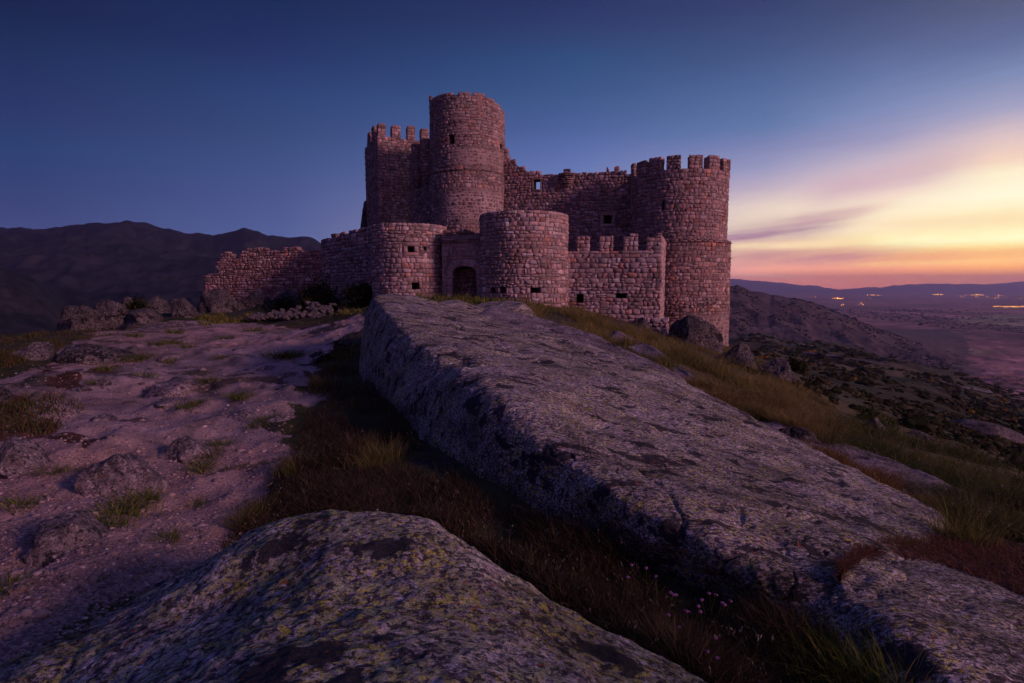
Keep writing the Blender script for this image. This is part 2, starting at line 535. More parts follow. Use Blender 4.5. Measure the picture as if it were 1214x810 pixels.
def in_poly(x, y, poly):
    poly = np.asarray(poly, float); ins = np.zeros(x.shape, bool); j = len(poly) - 1
    for i in range(len(poly)):
        xi, yi = poly[i]; xj, yj = poly[j]
        c = ((yi > y) != (yj > y)) & (x < (xj - xi) * (y - yi) / (yj - yi + 1e-12) + xi)
        ins ^= c; j = i
    return ins


def poly_world(pts):
    return G([p[0] for p in pts], [p[1] for p in pts])[:, :2]


PATH = poly_world([(430, 372), (300, 382), (150, 392), (60, 420), (0, 450), (-300, 560), (-300, 900), (60, 815), (160, 730), (255, 655), (330, 560), (352, 490), (372, 420), (440, 385)])
SOIL_L = [poly_world(p) for p in ([(-60, 478), (60, 470), (95, 480), (100, 505), (60, 520), (-60, 520)], [(60, 430), (130, 436), (110, 452), (60, 448)])]
FIELDS = [(poly_world([(1003, 409), (1030, 400), (1066, 401), (1062, 411), (1030, 412)]), (.50, .34, .32)),
          (poly_world([(1130, 377), (1214, 371), (1400, 372), (1400, 392), (1214, 390), (1150, 385)]), (.22, .22, .10)),
          (poly_world([(1090, 418), (1150, 412), (1190, 416), (1160, 422), (1100, 423)]), (.22, .17, .10)),
          (poly_world([(885, 391), (955, 392), (1010, 397), (960, 404), (900, 400)]), (.13, .13, .07)),
          (poly_world([(1110, 440), (1300, 450), (1300, 472), (1180, 462)]), (.30, .16, .17)),
          (poly_world([(965, 420), (1040, 418), (1100, 426), (1130, 443), (1090, 452), (1030, 434)]), (.035, .04, .022))]


def softpoly(x, y, poly, w, seed):
    """1 inside, with a ragged edge of about w metres."""
    return in_poly(x + fbm(x / w * .5, y / w * .5, None, 4, seed) * w, y + fbm(x / w * .5 + 40, y / w * .5, None, 4, seed + 9) * w, poly).astype(float)


def build_ground():
    azv = LAZ
    out = np.radians(np.arange(-180, -52, 4.0))
    out2 = np.radians(np.arange(58, 181, 4.0))
    az = np.concatenate([out, azv, out2])
    r = np.exp(LLN)
    R, A = np.meshgrid(r, az, indexing='ij')
    x = R * np.sin(A); y = R * np.cos(A)
    z = np.concatenate([ground_exact(x[:, :len(out)], y[:, :len(out)]), LZ, ground_exact(x[:, -len(out2):], y[:, -len(out2):])], 1)
    xf, yf = x.ravel(), y.ravel(); rf = R.ravel()
    col = np.zeros((len(xf), 4))
    n1 = fbm(xf * .9, yf * .9, None, 5, 40)[:, None]
    n2 = fbm(xf * .25, yf * .25, None, 4, 41)[:, None]
    soil = np.array([.040, .033, .024]) + .014 * n1 + np.array([.018, .004, 0]) * n2
    grass = np.array([.055, .060, .022]) * (1 + .4 * n1)
    base = np.where(n1 > .05, soil, grass * .8 + soil * .2)
    right = sm(1, 5, xf - .12 * yf)[:, None]
    dry = np.array([.13, .10, .04]) * (1 + .35 * n1)
    base = base * (1 - right * .75) + dry * right * .75
    pm = softpoly(xf, yf, PATH, .35, 50)
    for s in SOIL_L:
        pm *= 1 - softpoly(xf, yf, s, .7, 60)
    # worn patches of turf on the path
    patch = (fbm(xf * .8, yf * 1.1, None, 5, 44) > .72) & (rf > 6)
    sand = np.array([.30, .215, .19]) * (1 + .22 * n1) + np.array([.03, .0, -.01]) * n2
    rut = sm(.18, .55, fbm(xf * 1.9 + yf * .35, yf * .33 - xf * .1, None, 5, 46))[:, None] * (.45 + .4 * sm(.1, .5, fbm(xf * 6, yf * 6, None, 3, 47))[:, None])
    sand = sand * (1 - rut) + rut * np.array([.10, .078, .066])
    base = np.where((pm > .5)[:, None], np.where(patch[:, None], base * .7 + sand * .25, sand), base)
    for s in SOIL_L:
        k = softpoly(xf, yf, s, .7, 60)[:, None] * (rf < 40)[:, None]
        base = base * (1 - k) + k * np.array([.075, .038, .024]) * (1 + .4 * n1)
    # the land below the hill
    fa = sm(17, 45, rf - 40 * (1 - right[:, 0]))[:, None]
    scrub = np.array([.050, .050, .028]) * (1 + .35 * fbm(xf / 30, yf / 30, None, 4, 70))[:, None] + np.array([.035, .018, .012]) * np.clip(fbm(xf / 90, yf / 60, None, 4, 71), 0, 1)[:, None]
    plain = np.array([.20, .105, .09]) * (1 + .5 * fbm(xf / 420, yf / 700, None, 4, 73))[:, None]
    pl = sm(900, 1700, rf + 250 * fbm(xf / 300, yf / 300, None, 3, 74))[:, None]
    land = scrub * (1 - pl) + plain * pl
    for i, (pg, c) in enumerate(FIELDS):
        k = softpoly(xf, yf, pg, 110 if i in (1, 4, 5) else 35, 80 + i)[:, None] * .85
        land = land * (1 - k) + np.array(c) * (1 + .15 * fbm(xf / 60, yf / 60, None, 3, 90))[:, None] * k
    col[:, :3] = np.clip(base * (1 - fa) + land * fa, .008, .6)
    col[:, 3] = 1 - fa[:, 0]
    mb = MB()
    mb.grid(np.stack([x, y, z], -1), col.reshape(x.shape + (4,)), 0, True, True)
    nA = len(az); N = len(r)                                                       # close the ring behind the camera and the middle
    mb.add(np.stack([x[:, [-1, 0]], y[:, [-1, 0]], z[:, [-1, 0]]], -1).reshape(-1, 3), np.array([[2 * i + 1, 2 * i, 2 * i + 2, 2 * i + 3] for i in range(N - 1)])[:, ::-1], col.reshape(N, nA, 4)[:, [-1, 0]].reshape(-1, 4))
    rim = np.stack([x[0], y[0], z[0]], -1)
    mb.add(np.vstack([rim, [[0, 0, z[0].mean()]]]), np.array([[i, (i + 1) % nA, nA] for i in range(nA)])[:, ::-1], np.vstack([col.reshape(N, nA, 4)[0], [[.06, .05, .04, 1]]]))
    o = mb.build('ground', M_GROUND)
    return tag(o, kind='structure')


build_ground()


def mountain_range(name, prof, dc, df, db, zb, mat, amp, ncols=420, nf=90, nb=16, seed=0, power=1.0, jag=1.2):
    prof = np.array(prof, float)
    px = np.linspace(prof[0, 0], prof[-1, 0], ncols)
    # smooth-ish interpolation of the skyline
    py = np.interp(px, prof[:, 0], prof[:, 1])
    kern = np.hanning(7); kern /= kern.sum()
    py = np.convolve(np.pad(py, 3, mode='edge'), kern, 'valid') - (np.abs(fbm(px / 22, 0 * px, None, 5, seed)) - .3) * jag
    crest = Parr(px, py, dc)
    ux = crest[:, 0] / dc
    t = np.concatenate([np.linspace(0, 1, nf), 1 + np.linspace(0, 1, nb)[1:]])
    d = np.where(t <= 1, df + (dc - df) * t, dc + (db - dc) * (t - 1))
    D, U = np.meshgrid(d, ux, indexing='ij')
    X = U * D; Y = D
    T = t[:, None]
    s = np.where(T <= 1, np.clip(T, 0, 1) ** power, np.clip(2 - T, 0, 1) ** 1.5)
    H = np.maximum(crest[:, 2][None] - zb, -30)
    fade = sm(0, .30, np.minimum(np.arange(ncols), np.arange(ncols)[::-1]) / ncols)[None]
    w = 1 - np.abs(2 * np.clip(T, 0, 2) / 2 - 1)
    relief = ridged(X / amp[1], Y / amp[1], 5, seed) * amp[0] * fade
    edge = np.clip((1.0 - T) * 5, 0, 1) * np.clip(T * 4, 0, 1)
    Z = zb + H * s + relief * np.where(T <= 1, edge, 0)
    Z += fbm(X / (amp[1] * .12), Y / (amp[1] * .12), None, 4, seed + 5) * amp[0] * .06 * np.where(T <= 1, np.clip(T * 4, 0, 1), 1)
    # never higher than the line of sight to the crest
    lim = crest[:, 2][None] / dc * D
    Z = np.where(T < .98, np.minimum(Z, lim - np.abs(lim - zb) * .015 * (1 - T) * 4 - 1), Z)
    fr_ = np.minimum(np.arange(ncols), np.arange(ncols)[::-1]) / ncols
    Z = Z - (1 - sm(0, .14, fr_))[None] * 45
    mb = MB(); mb.grid(np.stack([X, Y, Z], -1), (.1, .1, .1), 0, True, False)
    o = mb.build(name, mat)
    return tag(o, kind='structure')


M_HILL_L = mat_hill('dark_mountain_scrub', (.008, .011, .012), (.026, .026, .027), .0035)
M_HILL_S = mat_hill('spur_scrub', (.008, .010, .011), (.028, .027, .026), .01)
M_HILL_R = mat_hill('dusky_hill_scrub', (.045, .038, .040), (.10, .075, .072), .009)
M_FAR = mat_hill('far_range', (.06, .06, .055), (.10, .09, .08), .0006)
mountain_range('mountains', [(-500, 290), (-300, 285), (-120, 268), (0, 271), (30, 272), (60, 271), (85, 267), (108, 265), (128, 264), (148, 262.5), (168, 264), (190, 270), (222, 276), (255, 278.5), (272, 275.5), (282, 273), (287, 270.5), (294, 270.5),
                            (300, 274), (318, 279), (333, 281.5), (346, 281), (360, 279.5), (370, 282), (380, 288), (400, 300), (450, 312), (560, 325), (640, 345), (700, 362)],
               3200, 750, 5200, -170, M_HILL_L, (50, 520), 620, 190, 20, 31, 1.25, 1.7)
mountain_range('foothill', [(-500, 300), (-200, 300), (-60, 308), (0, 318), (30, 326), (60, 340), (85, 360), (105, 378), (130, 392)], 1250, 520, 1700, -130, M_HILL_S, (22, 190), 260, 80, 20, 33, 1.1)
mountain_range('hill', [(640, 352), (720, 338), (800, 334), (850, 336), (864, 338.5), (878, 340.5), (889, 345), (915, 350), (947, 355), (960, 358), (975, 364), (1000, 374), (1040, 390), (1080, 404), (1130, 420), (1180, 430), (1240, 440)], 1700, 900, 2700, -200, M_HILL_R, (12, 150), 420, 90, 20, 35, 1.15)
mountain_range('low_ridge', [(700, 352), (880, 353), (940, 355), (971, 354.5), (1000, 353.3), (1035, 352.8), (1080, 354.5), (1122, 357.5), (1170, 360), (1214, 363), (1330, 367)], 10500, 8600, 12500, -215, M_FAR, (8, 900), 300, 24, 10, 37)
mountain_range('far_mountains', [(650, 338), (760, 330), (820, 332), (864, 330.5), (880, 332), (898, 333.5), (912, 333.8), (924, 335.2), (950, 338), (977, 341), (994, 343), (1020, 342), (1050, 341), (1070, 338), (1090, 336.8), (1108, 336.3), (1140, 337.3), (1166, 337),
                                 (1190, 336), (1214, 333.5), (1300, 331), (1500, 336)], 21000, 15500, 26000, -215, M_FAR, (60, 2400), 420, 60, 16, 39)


def build_road():
    px = [950, 975, 997, 1020, 1047, 1068, 1087, 1114, 1135, 1160, 1214, 1290]
    py = [419, 421.5, 424, 428.5, 434, 439, 444, 453, 458.5, 464, 476, 490]
    xs = np.linspace(px[0], px[-1], 200)
    p = G(xs, np.interp(xs, px, py), 60)
    for c in (0, 1):
        p[:, c] = np.convolve(np.pad(p[:, c], 6, mode='edge'), np.ones(13) / 13, 'valid')
    d = np.gradient(p[:, :2], axis=0); d /= np.linalg.norm(d, axis=1)[:, None] + 1e-9
    nrm = np.stack([-d[:, 1], d[:, 0]], -1)
    w = 1.7
    rows = []
    for s in np.linspace(-1, 1, 5):
        q = p[:, :2] + nrm * s * w
        rows.append(np.column_stack([q, ground_z(q[:, 0], q[:, 1]) + .9]))
    mb = MB(); mb.grid(np.array(rows), (.3, .26, .25))
    tag(mb.build('road', mat_plain('pale_dirt_road', (.13, .11, .115), .95, .3, .2, 0.0)), kind='structure')


build_road()

# ================================================================== SKY, SUN, AIR
SUN_DIR = Vector((0.84, -0.50, 0.335)).normalized()
SUN_EL = math.asin(SUN_DIR.z); SUN_AZ = math.atan2(SUN_DIR.x, SUN_DIR.y)


HAZE_TOP, HAZE_DENSITY = 560.0, 6.0e-5


def build_world():
    w = bpy.data.worlds.new('World'); scene.world = w; w.use_nodes = True
    k = NT(w)
    co = k.n('ShaderNodeTexCoord').outputs['Generated']
    sx = k.n('ShaderNodeSeparateXYZ', inp={0: co})
    x, y, z = sx.outputs
    el = k.math('MULTIPLY', k.math('ARCSINE', z), 180 / math.pi)
    az = k.math('MULTIPLY', k.math('ARCTAN2', x, y), 180 / math.pi)
    def elev(px, py):
        p = P(px, py, 1.0); return math.degrees(math.atan2(p.z, math.hypot(p.x, p.y)))
    def azim(px):
        p = P(px, 200, 1.0); return math.degrees(math.atan2(p.x, p.y))
    E0, E1 = -6.0, 94.0
    e01 = k.math('DIVIDE', k.math('SUBTRACT', el, E0), E1 - E0)
    ZEN = (60, 66, 140)
    def column(px, tab, low):
        st = [(0.0, lin(*low))]  # below the horizon
        for yy, c in sorted(tab, key=lambda q: -q[0]):
            st.append(((elev(px, yy) - E0) / (E1 - E0), lin(*c)))
        st.append(((34 - E0) / (E1 - E0), lin(*[0.25 * a + .75 * b for a, b in zip(ZEN, tab[0][1])])))
        st.append(((52 - E0) / (E1 - E0), lin(*ZEN)))
        st.append((1.0, lin(*ZEN)))
        return k.ramp(e01, st)
    cols = [
        (azim(30), column(30, [(0, (12, 27, 66)), (40, (16, 37, 77)), (90, (26, 44, 90)), (130, (33, 48, 97)), (170, (32, 57, 104)), (210, (39, 57, 106)), (240, (46, 60, 108)), (270, (52, 64, 112))], (56, 62, 108))),
        (azim(330), column(330, [(0, (16, 37, 79)), (60, (29, 46, 95)), (110, (38, 62, 111)), (160, (48, 70, 116)), (200, (58, 77, 127)), (240, (66, 82, 134)), (285, (72, 90, 140))], (84, 88, 136))),
        (azim(680), column(680, [(0, (36, 48, 94)), (40, (42, 62, 108)), (70, (42, 75, 121)), (110, (54, 84, 132)), (150, (70, 94, 148)), (180, (86, 107, 165)), (205, (96, 116, 172)), (280, (150, 145, 178))], (160, 130, 150))),
        (azim(905), column(905, [(0, (48, 60, 104)), (60, (62, 82, 126)), (100, (74, 100, 146)), (150, (92, 118, 164)), (170, (118, 128, 172)), (200, (150, 150, 186)), (222, (186, 170, 188)), (245, (228, 206, 192)), (275, (243, 222, 188)), (300, (240, 205, 160)), (318, (250, 166, 124)), (332, (246, 146, 104))], (225, 125, 95))),
        (azim(1050), column(1050, [(0, (62, 74, 110)), (50, (80, 94, 136)), (90, (98, 116, 160)), (130, (124, 138, 180)), (165, (155, 152, 186)), (195, (204, 186, 196)), (220, (238, 208, 198)), (245, (254, 236, 200)), (270, (255, 238, 198)), (287, (255, 228, 150)), (300, (250, 200, 120)), (314, (255, 168, 100)), (328, (255, 150, 78)), (338, (250, 138, 76))], (235, 120, 70))),
        (azim(1180), column(1180, [(0, (80, 88, 118)), (50, (92, 106, 148)), (90, (120, 136, 176)), (130, (160, 160, 190)), (160, (214, 190, 192)), (190, (242, 208, 184)), (206, (252, 238, 202)), (232, (255, 247, 212)), (260, (254, 238, 180)), (280, (255, 248, 185)), (293, (255, 222, 125)), (306, (255, 188, 92)), (318, (255, 168, 70)), (332, (255, 148, 68))], (240, 125, 65))),
    ]
    cols.append((78.0, cols[-1][1]))
    # behind the camera: the rose belt opposite the afterglow
    anti = k.ramp(e01, [(0.0, lin(100, 70, 112)), ((0 - E0) / 100, lin(110, 78, 120)), ((9 - E0) / 100, lin(150, 100, 140)), ((24 - E0) / 100, lin(124, 94, 150)), ((45 - E0) / 100, lin(66, 70, 136)), (1.0, lin(*ZEN))])
    cols.append((128.0, anti)); cols.append((180.0, anti))
    left = [(-180.0, anti), (-150.0, cols[0][1]), (-70.0, cols[0][1])]
    seq = left + cols
    c = seq[0][1]
    for (a0, _), (a1, nx) in zip(seq[:-1], seq[1:]):
        mr = k.n('ShaderNodeMapRange', interpolation_type='SMOOTHSTEP' if a0 > 42 or a0 < -50 else 'LINEAR', inp={0: az, 1: a0, 2: a1, 3: 0.0, 4: 1.0})
        c = k.mix(mr.outputs[0], c, nx)
    # streaks of cloud lying in the afterglow
    stre = k.n('ShaderNodeCombineXYZ', inp={0: k.math('MULTIPLY', az, 0.085), 1: k.math('MULTIPLY', k.math('SUBTRACT', el, k.math('MULTIPLY', az, 0.10)), 0.9), 2: 3.0}).outputs[0]
    ns = k.noise(stre, 1.0, 6, 0.55, 0.4)
    ns2 = k.noise(stre, 3.1, 5, 0.6, 0.2)
    wob = k.math('MULTIPLY', k.math('SUBTRACT', ns, 0.5), 2.4)
    right = k.n('ShaderNodeMapRange', interpolation_type='SMOOTHSTEP', inp={0: az, 1: 14.0, 2: 26.0}).outputs[0]
    def band(px0, y0, px1, y1, wpx, a_in0, a_in1, a_out0, a_out1, col, amt, c, wobs=1.0):
        e0, e1, a0, a1 = elev(px0, y0), elev(px1, y1), azim(px0), azim(px1)
        sl = (e1 - e0) / (a1 - a0)
        line = k.math('ADD', k.math('MULTIPLY', k.math('SUBTRACT', az, a0), sl), e0)
        dd = k.math('DIVIDE', k.math('ADD', k.math('SUBTRACT', el, line), k.math('MULTIPLY', wob, wobs * .45)), wpx / 11.5)
        g = k.math('POWER', 2.718, k.math('MULTIPLY', k.math('MULTIPLY', dd, dd), -1.0))
        fi = k.n('ShaderNodeMapRange', interpolation_type='SMOOTHSTEP', inp={0: az, 1: azim(a_in0), 2: azim(a_in1)}).outputs[0]
        fo = k.n('ShaderNodeMapRange', interpolation_type='SMOOTHSTEP', inp={0: az, 1: azim(a_out0), 2: azim(a_out1), 3: 1.0, 4: 0.0}).outputs[0]
        tex = k.ramp(ns2, [(0.3, 0.55), (0.6, 1.0)])
        m = k.math('MULTIPLY', k.math('MULTIPLY', g, k.math('MULTIPLY', fi, fo)), k.math('MULTIPLY', tex, amt), clamp=True)
        return k.mix(m, c, lin(*col))
    c = band(880, 281, 940, 272, 11, 600, 850, 950, 1060, (160, 118, 142), 1.0, c)
    c = band(960, 262, 1060, 243, 5, 900, 960, 1010, 1090, (204, 160, 160), .6, c)
    c = band(960, 232, 1120, 196, 15, 930, 1000, 1090, 1180, (196, 162, 178), .65, c)
    c = band(865, 306, 1100, 303, 12, 600, 860, 1000, 1190, (186, 122, 122), .9, c)
    c = band(1080, 307, 1214, 297, 5, 1010, 1090, 1400, 1500, (236, 160, 96), .7, c)
    c = band(1030, 268, 1214, 258, 8, 980, 1080, 1500, 1600, (246, 212, 160), .6, c)
    c = band(865, 292, 960, 290, 4, 600, 860, 980, 1080, (252, 222, 170), .8, c, .4)
    c = band(1060, 286, 1300, 279, 6, 1000, 1080, 1500, 1700, (255, 252, 196), .8, c, .4)
    c = band(865, 326, 960, 327, 2.5, 600, 860, 920, 990, (246, 176, 140), .7, c, .2)
    c = band(1050, 313, 1214, 309, 2.5, 980, 1060, 1500, 1700, (250, 196, 110), .7, c, .3)
    fine = k.math('MULTIPLY', k.math('SUBTRACT', ns2, 0.5), k.math('MULTIPLY', right, 0.16))
    c = k.mix(1.0, c, k.n('ShaderNodeCombineXYZ', inp={0: k.math('ADD', fine, 1.0), 1: k.math('ADD', fine, 1.0), 2: k.math('ADD', fine, 1.0)}).outputs[0], 'MULTIPLY')
    # the sky stands outside the valley haze, which dims it most near the horizon
    path = k.math('MINIMUM', k.math('DIVIDE', HAZE_TOP, k.math('SINE', k.math('MULTIPLY', k.math('MAXIMUM', el, .3), math.pi / 180))), 20000.0)
    gain = k.math('POWER', 2.718, k.math('MULTIPLY', path, HAZE_DENSITY * .92))
    c = k.mix(1.0, c, k.n('ShaderNodeCombineXYZ', inp={0: gain, 1: gain, 2: gain}).outputs[0], 'MULTIPLY')
    sky = k.n('ShaderNodeTexSky', sky_type='NISHITA', sun_disc=False, sun_elevation=SUN_EL, sun_rotation=SUN_AZ, altitude=1100.0)
    bg1 = k.n('ShaderNodeBackground', inp={0: c, 1: 1.0}).outputs[0]
    bg2 = k.n('ShaderNodeBackground', inp={0: sky.outputs[0], 1: 0.0015}).outputs[0]
    add = k.n('ShaderNodeAddShader', inp={0: bg1, 1: bg2}).outputs[0]
    o = k.t.nodes.new('ShaderNodeOutputWorld'); k.t.links.new(add, o.inputs[0])


build_world()
sl = bpy.data.lights.new('sun', 'SUN'); sl.energy = 2.1; sl.angle = math.radians(9); sl.color = (1.0, 0.51, 0.57)
so = bpy.data.objects.new('sun', sl); link(so)
so.rotation_euler = SUN_DIR.to_track_quat('Z', 'Y').to_euler()

hz = MB(); hz.box((0, 0, (HAZE_TOP - 245) / 2), (60000, 60000, HAZE_TOP + 245))
hm = bpy.data.materials.new('dusk_haze'); hk = NT(hm)
hv = hk.n('ShaderNodeVolumePrincipled', inp={'Color': (0.64, 0.56, 0.96, 1), 'Density': HAZE_DENSITY, 'Anisotropy': 0.45}).outputs[0]
hk.out(None, hv)
HZ = tag(hz.build('haze', hm), kind='stuff')
HZ['label'] = 'thin violet dusk haze lying over the whole valley'

cam = bpy.data.cameras.new('camera'); cam.sensor_width = 36.0; cam.lens = F / 1214 * 36
cam.clip_start = 0.05; cam.clip_end = 150000
co_ = bpy.data.objects.new('camera', cam); link(co_)
co_.rotation_euler = (math.pi / 2 - TH, 0, 0)
scene.camera = co_
scene.view_settings.view_transform = 'Standard'; scene.view_settings.look = 'None'
scene.view_settings.exposure = 0; scene.view_settings.gamma = 1
scene.render.engine = 'CYCLES'
scene.cycles.use_denoising = True
scene.cycles.max_bounces = 6; scene.cycles.volume_bounces = 0; scene.cycles.transparent_max_bounces = 4
scene.cycles.sample_clamp_indirect = 4.0
# ================================================================== CASTLE
STONE_MATS = [M_STONE, M_DARK]


def tone(rng, n, base=(.30, .225, .205), var=.28, warm=.3):
    """Granite blocks: grey-beige to rose, a few rusty ones."""
    k = np.exp(rng.normal(0, var, n))[:, None]
    c = np.tile(np.array(base) * [1.22, 1.16, 1.18], (n, 1)) * k
    w = rng.random(n)[:, None]
    c = np.where(w < warm, c * np.array([1.08, .92, .87]), c)
    c = np.where(w > .965, c * np.array([1.15, .80, .64]), c)
    c = np.where((w > .80) & (w < .90), c * np.array([.93, 1.0, 1.06]), c)
    return np.clip(c, .03, .62)


def lay_stones(u0, u1, v0, top, rng, ch=(.26, .40), cw=(.30, .62), wob=.05, jit=.03, openings=(), split=.12, seed=0):
    """Courses of irregular stones over u0..u1, from v0 up to top(u): list of four-cornered stones in (u, v)."""
    tf = top if callable(top) else (lambda u: top)
    us = np.linspace(u0, u1, 60)
    vmax = max(tf(u) for u in us)
    bounds = [v0]
    while bounds[-1] < vmax:
        bounds.append(bounds[-1] + rng.uniform(*ch) * (.70 if rng.random() < .3 else .92))
    if not callable(top) and len(bounds) > 2:
        s = (vmax - v0) / (bounds[-1] - v0)
        bounds = [v0 + (b - v0) * s for b in bounds]
    nb = len(bounds)
    def wv(u, i):
        if i == 0 or (i == nb - 1 and not callable(top)): return bounds[i]
        return bounds[i] + wob * (math.sin(u * 1.9 + i * 2.3 + seed) * .5 + math.sin(u * 4.7 + i * 5.1 + seed * 2) * .35 + math.sin(u * 11 + i * 1.7) * .3)
    out = []
    for i in range(nb - 1):
        u = u0 - rng.uniform(0, cw[1] * .8)
        edges = [u0]
        while u < u1:
            u += rng.uniform(*cw) * (.6 if rng.random() < .3 else .95)
            if u - edges[-1] > cw[0] * .5 and u1 - u > cw[0] * .4:
                edges.append(u)
        edges.append(u1)
        tb = [(rng.normal(0, jit), rng.normal(0, jit)) for _ in edges]
        tb[0] = tb[-1] = (0, 0)
        for j in range(len(edges) - 1):
            a, b = edges[j], edges[j + 1]
            cu = (a + b) / 2
            if bounds[i] + (bounds[i + 1] - bounds[i]) * .55 > tf(cu): continue
            lo, hi = bounds[i], bounds[i + 1]
            drop = False; ca, cb, cl, chh = a, b, None, None
            for (oa, ob, va, vb) in openings:
                if cb <= oa or ca >= ob or hi <= va or lo >= vb: continue
                cuts = [('r', ca, oa, (oa - ca) * (hi - lo)), ('l', ob, cb, (cb - ob) * (hi - lo)), ('t', lo, va, (va - lo) * (cb - ca)), ('b', vb, hi, (hi - vb) * (cb - ca))]
                best = max(cuts, key=lambda q: q[3])
                if best[3] < .018: drop = True; break
                if best[0] == 'r': cb = oa
                elif best[0] == 'l': ca = ob
                elif best[0] == 't': chh = va
                else: cl = vb
            if drop: continue
            x0b = ca + (tb[j][0] if ca == a else 0); x0t = ca + (tb[j][1] if ca == a else 0)
            x1b = cb + (tb[j + 1][0] if cb == b else 0); x1t = cb + (tb[j + 1][1] if cb == b else 0)
            q = [(x0b, wv(x0b, i) if cl is None else cl), (x1b, wv(x1b, i) if cl is None else cl), (x1t, wv(x1t, i + 1) if chh is None else chh), (x0t, wv(x0t, i + 1) if chh is None else chh)]
            r = rng.random()
            if r < split and (b - a) > cw[0]:
                t1, t2 = rng.uniform(.38, .62), rng.uniform(.38, .62)
                L = (q[0][0] + (q[3][0] - q[0][0]) * t1, q[0][1] + (q[3][1] - q[0][1]) * t1)
                R = (q[1][0] + (q[2][0] - q[1][0]) * t2, q[1][1] + (q[2][1] - q[1][1]) * t2)
                out.append([q[0], q[1], R, L]); out.append([L, R, q[2], q[3]])
            else:
                out.append(q)
    return np.array(out).reshape(-1, 4, 2)


def put_stones(mb, mapf, Q, rng, gap=.035, out=(.03, .09), deep=.22, base=(.30, .225, .205), var=.28, warm=.3, cut=(.10, .30), gapf=None, colf=None):
    n = len(Q)
    if n == 0: return
    cen = Q.mean(1, keepdims=True)
    dim = np.maximum(Q.max(1) - Q.min(1), .05)
    pts = []
    for i in range(4):
        c = Q[:, i]; p = Q[:, (i - 1) % 4]; nx = Q[:, (i + 1) % 4]
        k1 = rng.uniform(*cut, n)[:, None]; k2 = rng.uniform(*cut, n)[:, None]
        pts += [c + (p - c) * k1, c + (nx - c) * k2]
    O = np.stack(pts, 1)                                    # n,8,2
    g = np.full(n, gap) if gapf is None else gapf(cen[:, 0])
    g = g * .7 * np.exp(rng.normal(0, .4, n))
    sc = np.clip(1 - g[:, None] / dim, .35, 1)[:, None]
    O = cen + (O - cen) * sc
    o = rng.uniform(*out, n)[:, None] * .55
    tl = rng.normal(0, .045, (n, 2)); 
    def face(s, lvl):
        W = cen + (O - cen) * s
        rel = (W - cen) / dim[:, None]
        return W, o * lvl + (rel * tl[:, None]).sum(-1) * (lvl > .5)
    A, oa = face(1.0, 0.0); oa = oa * 0 - deep
    B, ob = face(1.0, .30)
    Cc, oc = face(.91, .93); oc = oc + rng.normal(0, .008, oc.shape)
    D = cen; od = o * 1.06 + rng.normal(0, .008, (n, 1))
    UV = np.concatenate([A, B, Cc, D], 1)                   # n,25,2
    OF = np.concatenate([oa, ob, oc, od], 1)
    V = mapf(UV[..., 0].ravel(), UV[..., 1].ravel(), OF.ravel())
    base_i = (np.arange(n) * 25)[:, None]
    k = np.arange(8); k2 = (k + 1) % 8
    quads = np.concatenate([np.stack([k, k2, k2 + 8, k + 8], -1), np.stack([k + 8, k2 + 8, k2 + 16, k + 16], -1)])
    tris = np.stack([k + 16, k2 + 16, np.full(8, 24)], -1)
    quads = (quads[None] + base_i[..., None]).reshape(-1, 4); tris = (tris[None] + base_i[..., None]).reshape(-1, 3)
    c = tone(rng, n, base, var, warm)
    if colf is not None: c = c * colf(cen[:, 0])[:, None]
    mb.add(V, [quads, tris], np.repeat(c, 25, 0), 0, True)


def wall_map(A, B):
    A = np.array(A[:2], float); B = np.array(B[:2], float)
    L = np.linalg.norm(B - A); t = (B - A) / L; n = np.array([t[1], -t[0]])
    def f(u, v, o):
        u = np.asarray(u, float); o = np.asarray(o, float)
        xy = A + u[..., None] * t + (o + 0 * u)[..., None] * n
        return np.concatenate([xy, (np.asarray(v, float) + 0 * u)[..., None]], -1)
    return f, L


def cyl_map(C, R, rfun=None):
    def f(u, v, o):
        u = np.asarray(u, float); v = np.asarray(v, float) + 0 * u; o = np.asarray(o, float) + 0 * u
        a = u / R
        r = (R if rfun is None else rfun(v)) + o + R * (.007 * np.sin(2 * a + v * .45) + .005 * np.sin(5 * a - v * .8 + R) + .004 * np.sin(9 * a + v * 1.7))
        return np.stack([C[0] + r * np.sin(a), C[1] - r * np.cos(a), v], -1)
    return f


def cyl_fit(xl, xr, y, D):
    l, r = P(xl, y, 1), P(xr, y, 1)
    al, ar = math.atan(l.x), math.atan(r.x)
    ac, h = (al + ar) / 2, (ar - al) / 2
    dist = D / math.cos(ac); rad = dist * math.sin(h)
    C = (dist * math.sin(ac), D)
    near = D * (1 - rad / dist)
    return C, rad, near, ac


